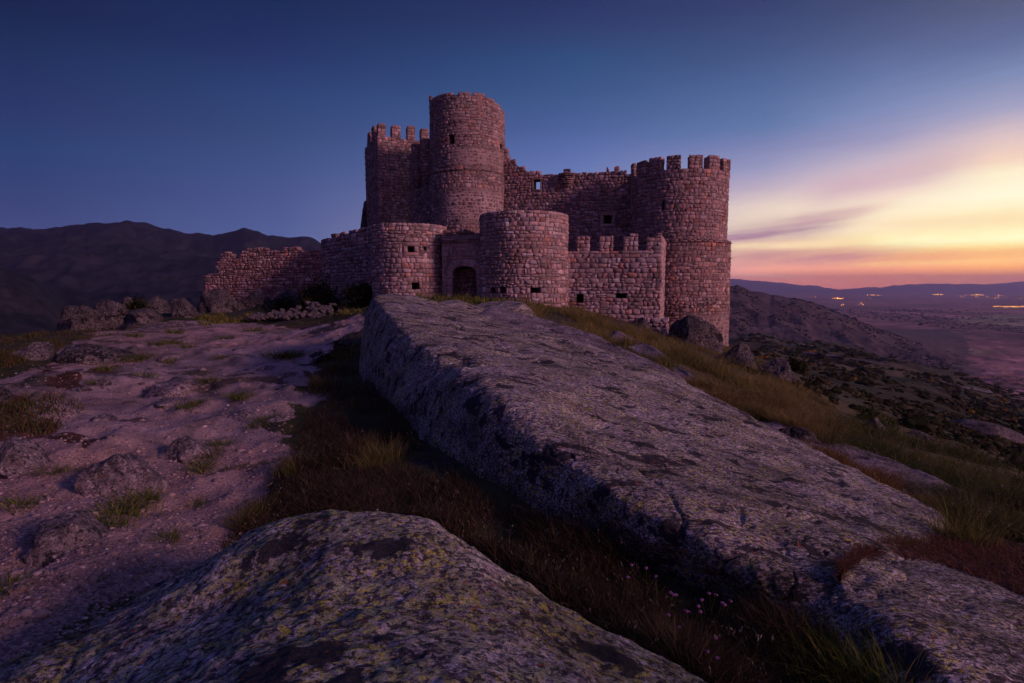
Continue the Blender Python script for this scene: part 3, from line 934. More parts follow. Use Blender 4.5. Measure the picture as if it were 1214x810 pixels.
def shell(mb, mapf, u0, u1, v0, top, thick, openings=(), nu=40, through=(), col=(.10, .075, .068), colf=None, ends=True, inner=True):
    tf = top if callable(top) else (lambda u: top)
    us = list(np.linspace(u0, u1, nu))
    for (a, b, c, d) in openings: us += [a, b]
    us = np.array(sorted(set(us)))
    vs = [v0]
    for (a, b, c, d) in openings: vs += [c, d]
    if len(vs) > 1: vs += list(np.arange(v0, max(vs), .5))
    vs = sorted(set(vs))
    vs = [v for i, v in enumerate(vs) if i == 0 or v - vs[i - 1] > 1e-4]
    extra = np.array([tf(u) for u in us]) - .10
    full = np.linspace(0, 1, max(6, int((extra.max() - vs[-1]) / .5)))
    rows = [np.full(len(us), v) for v in vs]
    base = vs[-1]
    for k in full[1:]:
        rows.append(base + (np.maximum(extra, base + .02) - base) * k)
    Vv = np.array(rows); U = np.tile(us, (len(rows), 1))
    mask = np.ones((len(rows) - 1, len(us) - 1), bool)
    for (a, b, c, d) in openings:
        for i in range(len(vs) - 1):
            for j in range(len(us) - 1):
                if us[j] >= a - 1e-6 and us[j + 1] <= b + 1e-6 and vs[i] >= c - 1e-6 and vs[i + 1] <= d + 1e-6: mask[i, j] = False
    sh = U.shape
    Gf = mapf(U.ravel(), Vv.ravel(), np.zeros(U.size)).reshape(sh + (3,))
    cc = np.tile(np.array(col), sh + (1,))
    if colf is not None: cc = cc * colf(np.stack([U, Vv], -1).reshape(-1, 2)).reshape(sh + (-1,))
    mb.grid(Gf, cc, 0, False, False, mask)
    if not inner: return
    Gb = mapf(U.ravel(), Vv.ravel(), np.full(U.size, -thick)).reshape(sh + (3,))
    mb.grid(Gb, cc, 0, False, True, mask if through else None)
    mb.grid(np.stack([Gf[-1], Gb[-1]]), np.stack([cc[-1]] * 2) * 1.3, 0, False)
    if ends:
        mb.grid(np.stack([Gf[:, 0], Gb[:, 0]]), np.stack([cc[:, 0]] * 2) * 1.5, 0, False, False)
        mb.grid(np.stack([Gf[:, -1], Gb[:, -1]]), np.stack([cc[:, -1]] * 2) * 1.5, 0, False, True)


def window(parent, mapf, op, depth, through=False, frame=0.0, name='window', rng=None):
    """Reveal and dark back of an opening (a mesh of its own), with an ashlar surround when frame > 0."""
    a, b, c, d = op
    mb = MB()
    uu = np.linspace(a, b, 5); vv = np.linspace(c, d, 4)
    z = lambda x: np.zeros_like(x)
    def strip(u, v, flip):
        f0 = mapf(u, v, z(u) + .02); f1 = mapf(u, v, z(u) - depth)
        mb.grid(np.stack([f0, f1]), (.17, .125, .115), 0, False, flip)
    strip(uu, z(uu) + c, True); strip(uu, z(uu) + d, False); strip(z(vv) + a, vv, False); strip(z(vv) + b, vv, True)
    if not through:
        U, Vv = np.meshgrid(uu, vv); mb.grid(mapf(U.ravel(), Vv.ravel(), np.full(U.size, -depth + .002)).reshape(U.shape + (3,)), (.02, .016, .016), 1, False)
    if frame > 0:
        rg = rng or np.random.default_rng(1)
        f = frame
        Q = [[(a - f, c - f * .8), (b + f, c - f * .8), (b + f, c - .01), (a - f, c - .01)], [(a - f * 1.3, d + .01), (b + f * 1.3, d + .01), (b + f * 1.3, d + f), (a - f * 1.3, d + f)],
             [(a - f, c), (a - .01, c), (a - .01, d), (a - f, d)], [(b + .01, c), (b + f, c), (b + f, d), (b + .01, d)]]
        put_stones(mb, mapf, np.array(Q), rg, .01, (.07, .09), .2, (.31, .235, .215), .08, .2, (.02, .05))
    return mb.build(name, STONE_MATS, parent)


def grow(op, f):
    return (op[0] - f * 1.3, op[1] + f * 1.3, op[2] - f * .8, op[3] + f)


def merlon(parent, mapf, u0, u1, v0, v1, thick, rng, base=(.30, .225, .205)):
    v1 = v1 + rng.normal(0, .05); tl_ = rng.normal(0, .07); u0 += rng.normal(0, .03); u1 += rng.normal(0, .03)
    vt = lambda u: v1 + .03 + tl_ * (u - (u0 + u1) / 2) * 2
    mb = MB()
    shell(mb, mapf, u0, u1, v0, lambda u: vt(u) + .06, thick, (), 4, (), (.17, .125, .115))
    Q = lay_stones(u0 - .02, u1 + .02, v0, lambda u: vt(u) + .08, rng, (.24, .36), (.28, .5), .02, .02, (), .1)
    put_stones(mb, mapf, Q, rng, .035, (.03, .07), .2, base, .25)
    # the two cheeks
    for u, s in ((u0, -1), (u1, 1)):
        Lm = lambda uu, vv, oo, u=u, s=s: mapf(np.full_like(np.asarray(uu, float), u) + s * np.asarray(oo), vv, -np.asarray(uu))
        Qs = lay_stones(0, thick, v0, v1 + .03, rng, (.24, .36), (.25, .4), .02, .02, (), .0)
        if s < 0: Qs = Qs[:, ::-1]
        put_stones(mb, Lm, Qs, rng, .035, (.02, .04), .1, base, .25)
    return mb.build('merlon', STONE_MATS, parent)


def disc(mb, C, r, z, col=(.13, .10, .085)):
    n = 40; a = np.linspace(0, 2 * math.pi, n, endpoint=False)
    V = np.column_stack([C[0] + r * np.cos(a), C[1] + r * np.sin(a), np.full(n, z)])
    mb.add(np.vstack([V, [[C[0], C[1], z + .1]]]), np.array([[i, (i + 1) % n, n] for i in range(n)]), col, 0, False)


def upix(C, R, px, py, mapf):
    """Position u round a tower of the point seen at (px, py): u, v."""
    best = None
    for u in np.linspace(-1.5 * R, 1.5 * R, 601):
        p = mapf(np.array([u]), np.array([0.0]), np.array([0.0]))[0]
        v = P(px, py, p[1])
        e = abs(v.x - p[0])
        if best is None or e < best[0]: best = (e, u, v.z)
    return best[1], best[2]


def op_cyl(C, R, mapf, x0, x1, y0, y1):
    ua, va = upix(C, R, x0, (y0 + y1) / 2, mapf); ub, _ = upix(C, R, x1, (y0 + y1) / 2, mapf)
    _, vt = upix(C, R, (x0 + x1) / 2, y0, mapf); _, vb = upix(C, R, (x0 + x1) / 2, y1, mapf)
    return (ua, ub, vb, vt)


def wall_uv(A, B, px, py):
    """(u, v) on the vertical wall A-B of the point seen at (px, py)."""
    A = np.array(A[:2], float); B = np.array(B[:2], float); L = np.linalg.norm(B - A); t = (B - A) / L
    r = P(px, py, 1.0)
    # A + u t = s * (r.x, 1)
    Mx = np.array([[t[0], -r.x], [t[1], -1.0]]); u, s = np.linalg.solve(Mx, -A)
    return u, r.z * s


def op_wall(A, B, x0, x1, y0, y1):
    ym, xm = (y0 + y1) / 2, (x0 + x1) / 2
    return (wall_uv(A, B, x0, ym)[0], wall_uv(A, B, x1, ym)[0], wall_uv(A, B, xm, y1)[1], wall_uv(A, B, xm, y0)[1])


def profile(A, B, pts):
    uv = sorted(wall_uv(A, B, *p) for p in pts)
    xs, ys = [p[0] for p in uv], [p[1] for p in uv]
    return lambda u: float(np.interp(u, xs, ys))


castle = empty('castle', (2.0, 46.0, -1.5))
tag(castle, 'ruined medieval castle of rose granite with round battlemented towers on the rocky hilltop', 'castle')
castle_inv = Vector(castle.location)


def part(mb, name, label=None, parent=None):
    o = mb.build(name, STONE_MATS, parent or castle)
    if (parent or castle) is castle:
        o.location = -castle_inv
    if label: o['label'] = label
    return o


ROSE = (.315, .245, .228)
rg = np.random.default_rng(5)

# --- gate tower: low drum right of the gate
C1, R1, near1, _ = cyl_fit(568, 673.5, 310, 38)
m1 = cyl_map(C1, R1, lambda v: R1 * (1 + .018 * np.clip((1.0 - v) / 4, -1, 1)))
top1 = P(620, 249, near1).z
ops = [op_cyl(C1, R1, m1, 629.5, 640.5, 341, 347.5), op_cyl(C1, R1, m1, 582, 588, 341, 347), op_cyl(C1, R1, m1, 592.5, 599.5, 340.5, 347)]
mb = MB()
a = math.radians(112) * R1
shell(mb, m1, -math.pi * R1, math.pi * R1, -3.2, top1, 1.0, ops, 80, (), (.165, .122, .115), None, False)
disc(mb, C1, R1 - .5, top1 - .35)
cut_v = top1 - 2.6
fr = [(o[0] - .45, o[1] + .45, o[2] - .02, o[3] + .02) for o in ops[:1]]
Qa = lay_stones(-a, a, cut_v, top1, rg, (.27, .34), (.28, .6), .02, .012, (), .03, 3)
Qb = lay_stones(-a, a, -3.2, cut_v, rg, (.25, .42), (.26, .58), .07, .045, ops, .22, 8)
put_stones(mb, m1, Qa, rg, .028, (.03, .07), .2, ROSE, .24, .4, (.04, .14))
put_stones(mb, m1, Qb, rg, .045, (.03, .11), .2, ROSE, .28, .3, (.10, .30))
gt = part(mb, 'round_tower', 'low broad drum tower without battlements beside the gate')
for o in ops: window(gt, m1, o, .7)

# --- left drum of the barbican
C2, R2, near2, _ = cyl_fit(441, 529, 310, 40.2)
m2 = cyl_map(C2, R2)
top2 = P(490, 264, near2).z
ops = [op_cyl(C2, R2, m2, 483.5, 491, 292, 299), op_cyl(C2, R2, m2, 488.5, 497, 335, 343), op_cyl(C2, R2, m2, 502, 505.5, 292.5, 297)]
mb = MB(); a = math.radians(100) * R2
shell(mb, m2, -math.pi * R2, math.pi * R2, -3.2, top2, .9, ops, 70, (), (.165, .122, .115), None, False)
disc(mb, C2, R2 - .5, top2 - .35)
Q = lay_stones(-a, a, -3.2, top2, rg, (.25, .40), (.28, .62), .06, .04, [grow(ops[0], .3)] + ops[1:], .2, 4)
put_stones(mb, m2, Q, rg, .042, (.03, .10), .2, ROSE, .26, .3)
lt = part(mb, 'round_tower', 'low drum tower on the left flank of the gate')
window(lt, m2, ops[0], .7, frame=.28, rng=rg); window(lt, m2, ops[1], .7); window(lt, m2, ops[2], .5)

# --- gateway between the two drums
GA, GB = P(524, 310, 38.2), P(573, 310, 37.4)
gm, GL = wall_map(GA, GB)
gu = lambda px, py: wall_uv(GA, GB, px, py)
g_top = gu(547, 279)[1]
ua, ub = gu(536.5, 335)[0], gu(565.0, 335)[0]
spring = gu(550, 327)[1]; crown = gu(550, 316)[1]; sill = -3.0
uc, hw = (ua + ub) / 2, (ub - ua) / 2
def arch_v(u, k=0.0):
    t = np.clip(np.abs(u - uc) / (hw + k), 0, 1)
    return spring + (crown + k * 1.15 - spring) * (1 - t ** 2.6) ** (1 / 2.2)
mb = MB()
us = np.unique(np.concatenate([np.linspace(0, ua, 5), np.linspace(ua, ub, 25), np.linspace(ub, GL, 4)]))
low = np.where((us >= ua - 1e-6) & (us <= ub + 1e-6), arch_v(us), sill)
rows = np.array([low + (g_top - low) * k for k in np.linspace(0, 1, 8)])
U = np.tile(us, (8, 1))
mk = np.ones((7, len(us) - 1), bool)
GG = gm(U.ravel(), rows.ravel(), np.zeros(U.size)).reshape(U.shape + (3,))
mb.grid(GG[:, us <= ua + 1e-6] if False else GG, (.26, .195, .18), 0, False, False)
for (x0, x1) in ((0, ua), (ub, GL)):
    xs = np.array([x0, x1]); Uq, Vq = np.meshgrid(xs, np.array([sill, g_top]))
    mb.grid(gm(Uq.ravel(), Vq.ravel(), np.full(4, .004)).reshape(2, 2, 3), (.2, .15, .14), 0, False)
back = gm(np.array([0, GL, 0, GL]), np.array([g_top] * 4), np.array([.0, .0, -1.6, -1.6])).reshape(2, 2, 3)
mb.grid(back[::-1], (.2, .15, .13), 0, False)
Q = lay_stones(0, GL, sill, g_top - .35, rg, (.32, .46), (.4, .8), .012, .01, [(ua - .42, ub + .42, sill, crown + .5)], .0, 2)
put_stones(mb, gm, Q, rg, .016, (.03, .045), .1, (.30, .225, .21), .12, .2, (.03, .08))
gw = part(mb, 'gateway', 'low arched gateway between two drum towers')
# arch ring of voussoirs and jambs
mb = MB()
ang = np.linspace(0, math.pi, 12)
def ringpt(t, k):
    s = np.sign(np.cos(t)) * abs(math.cos(t)) ** .72
    u = uc - s * (hw + k); v = spring + (crown + k * 1.15 - spring) * abs(math.sin(t)) ** .82
    return (u, v)
Q = []
for i in range(11):
    Q.append([ringpt(ang[i], 0), ringpt(ang[i], .42), ringpt(ang[i + 1], .42), ringpt(ang[i + 1], 0)])
Q = np.array(Q)[:, ::-1]
put_stones(mb, gm, Q, rg, .014, (.10, .12), .12, (.33, .25, .235), .07, .1, (.02, .05))
J = []
for x0, x1 in ((ua - .42, ua), (ub, ub + .42)):
    vv = np.linspace(sill, spring - .16, 8)
    for v0_, v1_ in zip(vv[:-1], vv[1:]): J.append([(x0, v0_), (x1, v0_), (x1, v1_), (x0, v1_)])
put_stones(mb, gm, np.array(J), rg, .014, (.09, .11), .12, (.33, .25, .235), .07, .1, (.02, .05))
I = [[(x0 - .05, spring - .16), (x1 + .05, spring - .16), (x1 + .05, spring), (x0 - .05, spring)] for x0, x1 in ((ua - .42, ua), (ub, ub + .42))]
put_stones(mb, gm, np.array(I), rg, .005, (.15, .16), .12, (.33, .25, .235), .05, .1, (.02, .05))
mb.build('arch', STONE_MATS, gw)
# reveal, and the walled passage behind
mb = MB()
curve = np.concatenate([[[ua, sill]], np.column_stack([us[(us >= ua - 1e-6) & (us <= ub + 1e-6)], low[(us >= ua - 1e-6) & (us <= ub + 1e-6)]]), [[ub, sill]]])
f0 = gm(curve[:, 0], curve[:, 1], np.zeros(len(curve))); f1 = gm(curve[:, 0], curve[:, 1], np.full(len(curve), -1.1))
mb.grid(np.stack([f0, f1]), (.15, .11, .10), 0, False, False)
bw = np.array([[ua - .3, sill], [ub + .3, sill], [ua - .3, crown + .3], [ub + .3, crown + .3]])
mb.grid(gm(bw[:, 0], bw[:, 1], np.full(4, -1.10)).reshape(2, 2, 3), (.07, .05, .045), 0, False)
Q = lay_stones(ua - .2, ub - .28, sill, crown + .2, rg, (.25, .45), (.22, .5), .06, .05, (), .3, 2)
inner = lambda u, v, o: gm(u, v, np.asarray(o) - 1.1)
put_stones(mb, inner, Q, rg, .04, (.03, .09), .05, (.20, .145, .135), .35, .4)
mb.build('passage', STONE_MATS, gw)
# cornice and framed panel above the arch
mb = MB()
cv = gu(547, 288)[1]
for k_, (o_, h_) in enumerate(((.20, .09), (.28, .08), (.34, .09))):
    Q = []
    e = np.linspace(.0, GL, 4)
    for x0, x1 in zip(e[:-1], e[1:]): Q.append([(x0, cv + .09 * k_), (x1, cv + .09 * k_), (x1, cv + .09 * k_ + h_), (x0, cv + .09 * k_ + h_)])
    put_stones(mb, gm, np.array(Q), rg, .004, (o_, o_ + .01), .1, (.24, .18, .165), .1, .1, (.01, .02))
mb.build('cornice', STONE_MATS, gw)
mb = MB()
pv0, pv1 = gu(547, 303.5)[1], gu(547, 290.5)[1]
px0, px1 = gu(533.5, 297)[0], gu(564, 297)[0]
fr_ = .09
Q = [[(px0, pv0), (px1, pv0), (px1, pv0 + fr_), (px0, pv0 + fr_)], [(px0, pv1 - fr_), (px1, pv1 - fr_), (px1, pv1), (px0, pv1)], [(px0, pv0 + fr_), (px0 + fr_, pv0 + fr_), (px0 + fr_, pv1 - fr_), (px0, pv1 - fr_)], [(px1 - fr_, pv0 + fr_), (px1, pv0 + fr_), (px1, pv1 - fr_), (px1 - fr_, pv1 - fr_)]]
put_stones(mb, gm, np.array(Q), rg, .004, (.085, .095), .1, (.31, .235, .22), .08, .1, (.01, .02))
mb.build('carved_panel', STONE_MATS, gw)
# rubble parapet on top
mb = MB()
prof_g = lambda u: g_top + .22 + .16 * math.sin(u * 5) + .1 * math.sin(u * 11 + 1)
Q = lay_stones(.02, GL, g_top - .02, prof_g, rg, (.14, .22), (.2, .5), .03, .03, (), .2, 6)
for dpt in (0, .5, 1.0):
    put_stones(mb, (lambda u, v, o, dpt=dpt: gm(u, v, np.asarray(o) - dpt - .1)), Q, rg, .02, (.03, .12), .4, (.17, .125, .11), .3, .3)
mb.build('parapet', STONE_MATS, gw)

# --- great round tower (keep)
C3, R3, near3, b3 = cyl_fit(510, 598, 195, 50)
zb3 = P(553, 200, near3).z; zl3 = P(553, 232, near3).z
def r3(v):
    return R3 + .05 * (1 - sm(zb3 - .05, zb3 + .02, v)) + .04 * np.clip((zb3 - v) / 10, 0, 1)
m3 = cyl_map(C3, R3, r3)
top3 = P(553, 111.5, near3).z
def tp3(u):
    a = math.degrees(u / R3)
    xs = [-180, -125, -100, -92, -78, -66, -50, -40, -25, 0, 22, 40, 52, 64, 75, 88, 110, 180]
    ys = [0, .2, .75, .8, .62, .25, .05, .15, .12, .06, .10, -.02, -.28, -.34, -.5, -.45, -.4, 0]
    return top3 + float(np.interp(a, xs, ys)) + .07 * math.sin(u * 7) * math.sin(u * 3.1)
ops = [op_cyl(C3, R3, m3, 531, 538.3, 159.5, 170.5), op_cyl(C3, R3, m3, 593.7, 596.2, 171, 179.5)]
zp0, zp1 = P(553, 194.5, near3).z, P(553, 176, near3).z
zq0, zq1 = P(553, 262, near3).z, P(553, 227, near3).z
def mort3(c):
    a = c[:, 0] / R3
    m = np.maximum(sm(zq0 - .4, zq0 + .4, c[:, 1]) * (1 - sm(zq1 - .3, zq1 + .6, c[:, 1])), .8 * sm(zp0 - .2, zp0 + .1, c[:, 1]) * (1 - sm(zp1 - .1, zp1 + .2, c[:, 1])) * sm(-.5, -.1, a))
    return m * sm(-1.0, -.3, a)
mb = MB(); a = math.radians(112) * R3
shell(mb, m3, -math.pi * R3, math.pi * R3, -2, tp3, 1.1, ops, 140, (), (.14, .105, .098), lambda c: (1 + 2.0 * mort3(c))[:, None], False)
# extra rows so the mortar shade follows the height
us = np.linspace(-a, a, 90); vs = np.linspace(zq0 - 1.0, zp1 + .4, 60)
U, Vv = np.meshgrid(us, vs)
mm = mort3(np.stack([U.ravel(), Vv.ravel()], -1))
mb.grid(m3(U.ravel(), Vv.ravel(), np.full(U.size, .012)).reshape(U.shape + (3,)), (np.array([.15, .112, .104]) * (1 + 1.75 * mm)[:, None]).reshape(U.shape + (3,)), 0, True)
gap3 = lambda c: .022 + .085 * mort3(c)
col3 = lambda c: 1 - .38 * mort3(c)
Q1 = lay_stones(-a, a, zb3, tp3, rg, (.24, .32), (.32, .7), .018, .015, ops, .03, 5)
Q2 = lay_stones(-a, a, -2, zb3, rg, (.26, .40), (.30, .56), .05, .04, (), .08, 5)
put_stones(mb, m3, Q1, rg, .02, (.02, .045), .2, (.275, .205, .188), .17, .3, (.05, .15), gap3, col3)
put_stones(mb, m3, Q2, rg, .02, (.02, .055), .2, (.275, .205, .188), .2, .3, (.10, .26), gap3, col3)
disc(mb, C3, R3 - .6, top3 - 1.2)
kt = part(mb, 'round_tower', 'tallest round tower with a broken rim, above the gate')
window(kt, m3, ops[0], .8); window(kt, m3, ops[1], .6)
mb = MB()
Q = lay_stones(-a, a, zb3 - .10, zb3 + .06, rg, (.16, .17), (.5, .9), 0, 0, (), 0)
put_stones(mb, m3, Q, rg, .01, (.19, .23), .15, (.24, .18, .165), .12, .2, (.02, .05))
mb.build('string_course', STONE_MATS, kt)

# --- square tower at the back left
S1 = P(447.5, 163, 55); S2v = np.array([5.1, 2.5]); S0v = np.array([-2.45, 4.9])
SA = (S1.x, S1.y); SB = (S1.x + S2v[0], S1.y + S2v[1]); SL = (S1.x + S0v[0], S1.y + S0v[1])
crest = P(447.5, 161, 55).z; mtop = P(450, 147.5, 55).z
fr1, L1 = wall_map(SA, SB); fr2, L2 = wall_map(SL, SA)
mb = MB()
sq_ops = []
for f_, L_ in ((fr1, L1), (fr2, L2)):
    shell(mb, f_, 0, L_, -2, crest, .9, (), 10, (), (.11, .082, .076), None, False)
    Q = lay_stones(-.03, L_ + .03, -2, crest, rg, (.26, .38), (.28, .62), .05, .035, (), .15, 6)
    put_stones(mb, f_, Q, rg, .03, (.02, .08), .2, (.27, .20, .19), .25, .3)
SC = (SB[0] + S0v[0], SB[1] + S0v[1])
for A_, B_ in ((SB, SC), (SC, SL)):
    f_, L_ = wall_map(A_, B_)
    shell(mb, f_, 0, L_, -2, crest, .9, (), 10, (), (.16, .12, .11), None, False)
dk = np.array([[*SA, crest - .6], [*SB, crest - .6], [*SL, crest - .6], [*SC, crest - .6]]).reshape(2, 2, 3)
mb.grid(dk, (.12, .09, .08), 0, False)
st = part(mb, 'square_tower', 'square tower with battlements at the back left')
for x0, x1 in ((447.5, 457), (465, 474.5), (483, 492), (500, 508.5)):
    u0_, u1_ = wall_uv(SA, SB, x0, 155)[0], wall_uv(SA, SB, x1, 158)[0]
    merlon(st, fr1, max(u0_, 0), min(u1_, L1), crest - .02, mtop, .6, rg, (.27, .20, .19))
for u0_, u1_ in ((L2 - .62, L2 - .0), (L2 - 2.3, L2 - 1.35), (L2 - 4.2, L2 - 3.1)):
    merlon(st, fr2, u0_, u1_ - .62 if u1_ > L2 - .1 else u1_, crest - .02, mtop, .6, rg, (.27, .20, .19)) if u1_ < L2 - .1 else None

# --- wall with two corbelled turrets between the square tower and the keep
TA, TB = P(486, 230, 54.5), P(517, 230, 50.6)
tm, TL = wall_map(TA, TB)
ttop = wall_uv(TA, TB, 500, 177)[1]
mb = MB(); shell(mb, tm, 0, TL, -2, ttop, .9, (), 12, (), (.10, .075, .07))
Q = lay_stones(0, TL, -2, ttop, rg, (.26, .38), (.28, .6), .05, .04, (), .15, 9)
put_stones(mb, tm, Q, rg, .03, (.02, .08), .2, (.24, .18, .17), .25, .3)
tw = part(mb, 'curtain_wall', 'narrow wall between the square tower and the tallest tower')
wop = op_wall(TA, TB, 502.5, 506, 249, 258)
def turret(xl, xr, ytop, ybot, D, ycorb):
    Cq, Rq, nr, _ = cyl_fit(xl, xr, (ytop + ybot) / 2, D)
    mq = cyl_map(Cq, Rq); zt = P((xl + xr) / 2, ytop, nr).z; zb_ = P((xl + xr) / 2, ybot, nr).z; zc_ = P((xl + xr) / 2, ycorb, nr).z
    mb = MB(); a_ = math.pi * Rq
    shell(mb, mq, -a_, a_, zb_, zt, .35, (), 30, (), (.11, .082, .076), None, False)
    Q = lay_stones(-a_ * .65, a_ * .65, zb_, zt, rg, (.25, .36), (.28, .5), .02, .02, (), .05, 2)
    put_stones(mb, mq, Q, rg, .026, (.02, .05), .2, (.25, .185, .175), .22, .3)
    disc(mb, Cq, Rq, zt - .12); disc(mb, Cq, Rq, zb_ + .02)
    t_ = part(mb, 'turret')
    mb = MB(); n_ = 4
    for i in range(n_):
        z1 = zb_ + (zc_ - zb_) * i / n_; z0 = zb_ + (zc_ - zb_) * (i + 1) / n_
        rr = Rq * (1 - .17 * (i + .6))
        mq2 = cyl_map(Cq, Rq, lambda v, rr=rr: rr + 0 * v)
        Q = lay_stones(-a_ * .8, a_ * .8, z0 + .015, z1, rg, (abs(z1 - z0), abs(z1 - z0) + .01), (.35, .6), 0, .01, (), 0)
        put_stones(mb, mq2, Q, rg, .02, (.05, .07), .3, (.22, .165, .155), .2, .3, (.04, .1))
        disc(mb, Cq, rr + .02, z0 + .02, (.06, .045, .04))
    mb.build('corbel', STONE_MATS, t_)
    return t_
turret(488, 500, 170, 209, 52.8, 222)
turret(498, 513, 164, 200, 50.6, 216)

# --- high curtain wall between the keep and the right tower
HA, HB = P(594, 240, 49.3), P(753, 240, 46.2)
hm_, HL = wall_map(HA, HB)
hp = profile(HA, HB, [(594, 172), (599.6, 178), (602, 184), (606, 190), (612, 194), (619, 199), (624, 204), (634, 205.5), (643, 206.5), (646, 209.5), (655, 207.5), (662, 206), (668, 204.5), (675, 204), (682, 206), (690, 206), (704, 205), (712, 203), (720, 202), (726, 203), (731, 201), (736, 204), (742, 206), (744, 209.5), (753, 210)])
hop = op_wall(HA, HB, 632.5, 640.5, 213.5, 224.5)
bop = op_wall(HA, HB, 716, 724.8, 255.5, 265.2)
mb = MB()
shell(mb, hm_, 0, HL, -3, hp, 1.0, [hop, bop], 150, True, (.165, .122, .115))
# open the slit right through
Q = lay_stones(0, HL, -3, lambda u: hp(u) + .12, rg, (.24, .40), (.26, .62), .07, .05, [grow(hop, .16), grow(bop, .34)], .24, 12)
put_stones(mb, hm_, Q, rg, .042, (.02, .11), .3, (.28, .205, .192), .3, .3)
hw_ = part(mb, 'curtain_wall', 'high ragged curtain wall joining the tallest tower to the battlemented tower')
window(hw_, hm_, hop, 1.0, True, .14, rng=rg)
window(hw_, hm_, bop, .45, False, .32, rng=rg)
# stub of a fallen turret on the wall top
Cq, Rq, nr, _ = cyl_fit(662, 684, 209, 48.0)
zt = P(673, 204, nr).z
mb = MB()
for i, (dz, rr) in enumerate(((0, 1.0), (.30, .94), (.58, .82), (.84, .66))):
    mq2 = cyl_map(Cq, Rq, lambda v, rr=rr: Rq * rr + 0 * v)
    Q = lay_stones(-Rq * 2.4, Rq * 2.4, zt - dz - .28, zt - dz, rg, (.26, .28), (.3, .55), .0, .02, (), 0)
    put_stones(mb, mq2, Q, rg, .03, (.03, .08), .4, (.24, .175, .165), .25, .3)
    disc(mb, Cq, Rq * rr, zt - dz - .05); disc(mb, Cq, Rq * rr, zt - dz - .27, (.06, .045, .04))
part(mb, 'turret', 'broken turret stub on corbels high on the curtain wall')

# --- battlemented round tower at the right
C4, R4, near4, b4 = cyl_fit(748, 863.5, 240, 45)
crest4 = P(819, 200, near4).z; led = P(812, 287, near4).z; mt4 = P(831, 185.5, near4).z
def r4(v):
    return R4 + .26 * (1 - sm(led - .06, led + .02, v)) + .08 * np.clip((led - v) / 8, 0, 1)
m4 = cyl_map(C4, R4, r4)
ops = [op_cyl(C4, R4, m4, 783.2, 786.6, 238.5, 249)]
zlow = P(820, 368, near4).z
mort4 = lambda c: (1 - sm(zlow - .9, zlow + .2, c[:, 1])) * sm(-.3, .1, c[:, 0] / R4)
mb = MB(); a = math.radians(112) * R4
shell(mb, m4, -math.pi * R4, math.pi * R4, -7, crest4, 1.0, ops, 120, (), (.165, .122, .115), None, False)
us = np.linspace(-a, a, 90); vs = np.linspace(-7, zlow + .6, 40)
U, Vv = np.meshgrid(us, vs); mm = mort4(np.stack([U.ravel(), Vv.ravel()], -1))
mb.grid(m4(U.ravel(), Vv.ravel(), np.full(U.size, .012)).reshape(U.shape + (3,)), (np.array([.085, .062, .056]) * (1 + 3.0 * mm)[:, None]).reshape(U.shape + (3,)), 0, True)
Q1 = lay_stones(-a, a, led, crest4, rg, (.24, .36), (.26, .58), .05, .035, ops, .12, 3)
Q2 = lay_stones(-a, a, -7, led, rg, (.24, .38), (.26, .56), .06, .04, (), .15, 3)
g4 = lambda c: .034 + .06 * mort4(c)
put_stones(mb, m4, Q1, rg, .03, (.02, .08), .2, (.285, .208, .192), .22, .3, (.08, .22))
put_stones(mb, m4, Q2, rg, .03, (.02, .08), .2, (.285, .205, .185), .24, .35, (.08, .24), g4, lambda c: 1 - .32 * mort4(c))
disc(mb, C4, R4 - .6, crest4 - .4)
rt = part(mb, 'round_tower', 'big round tower with square merlons and a ledge round its middle')
window(rt, m4, ops[0], .7)
mb = MB()
Q = lay_stones(-a, a, led - .02, led + .2, rg, (.2, .22), (.4, .7), .01, 0, (), 0)
mled = cyl_map(C4, R4)
put_stones(mb, mled, Q, rg, .016, (.58, .66), .3, (.25, .185, .17), .12, .2, (.03, .1))
mb.build('string_course', STONE_MATS, rt)
for d_ in (-164, -140, -116, -91, -66, -44.5, -22.6, 2, 26.0, 49.5, 72, 96, 120, 144, 168):
    uc_ = math.radians(d_) * R4 + b4 * 0; hw4 = .47 + .04 * rg.random()
    merlon(rt, m4, uc_ - hw4, uc_ + hw4, crest4 - .02, mt4 + rg.normal(0, .04), .62, rg, (.28, .205, .19))

# --- bastion: the low square front with merlons
BA, BB = P(671, 320, 37.4), P(784.3, 330, 36.4)
BB2 = P(788.0, 330, 41.0)
bm, BL = wall_map(BA, BB)
cr = wall_uv(BA, BB, 740, 297.3)[1]; mt = wall_uv(BA, BB, 740, 280.5)[1]
ops = [op_wall(BA, BB, 730.8, 743, 348, 353.6), op_wall(BA, BB, 683.5, 691.5, 349, 359)]
mb = MB()
shell(mb, bm, 0, BL, -6, cr, .8, ops, 24, (), (.165, .122, .115))
Q1 = lay_stones(0, BL, -6, cr - .45, rg, (.27, .46), (.30, .68), .06, .04, ops, .16, 15)
Q2 = lay_stones(0, BL, cr - .45, cr, rg, (.44, .46), (.45, .8), .01, .01, (), .0, 15)
put_stones(mb, bm, Q1, rg, .04, (.03, .10), .2, ROSE, .24, .25)
put_stones(mb, bm, Q2, rg, .03, (.03, .07), .2, ROSE, .18, .25, (.04, .12))
fr3, L3 = wall_map(BB, BB2)
shell(mb, fr3, 0, L3, -6, mt - .1, .8, (), 10, (), (.16, .12, .11))
Q = lay_stones(-.02, L3, -6, mt, rg, (.34, .46), (.5, 1.1), .01, .01, (), .0, 15)
put_stones(mb, fr3, Q, rg, .014, (.02, .04), .2, (.36, .27, .25), .1, .2, (.02, .06))
bs = part(mb, 'bastion', 'low square bastion with stubby merlons in front of the high wall')
for o in ops: window(bs, bm, o, .7)
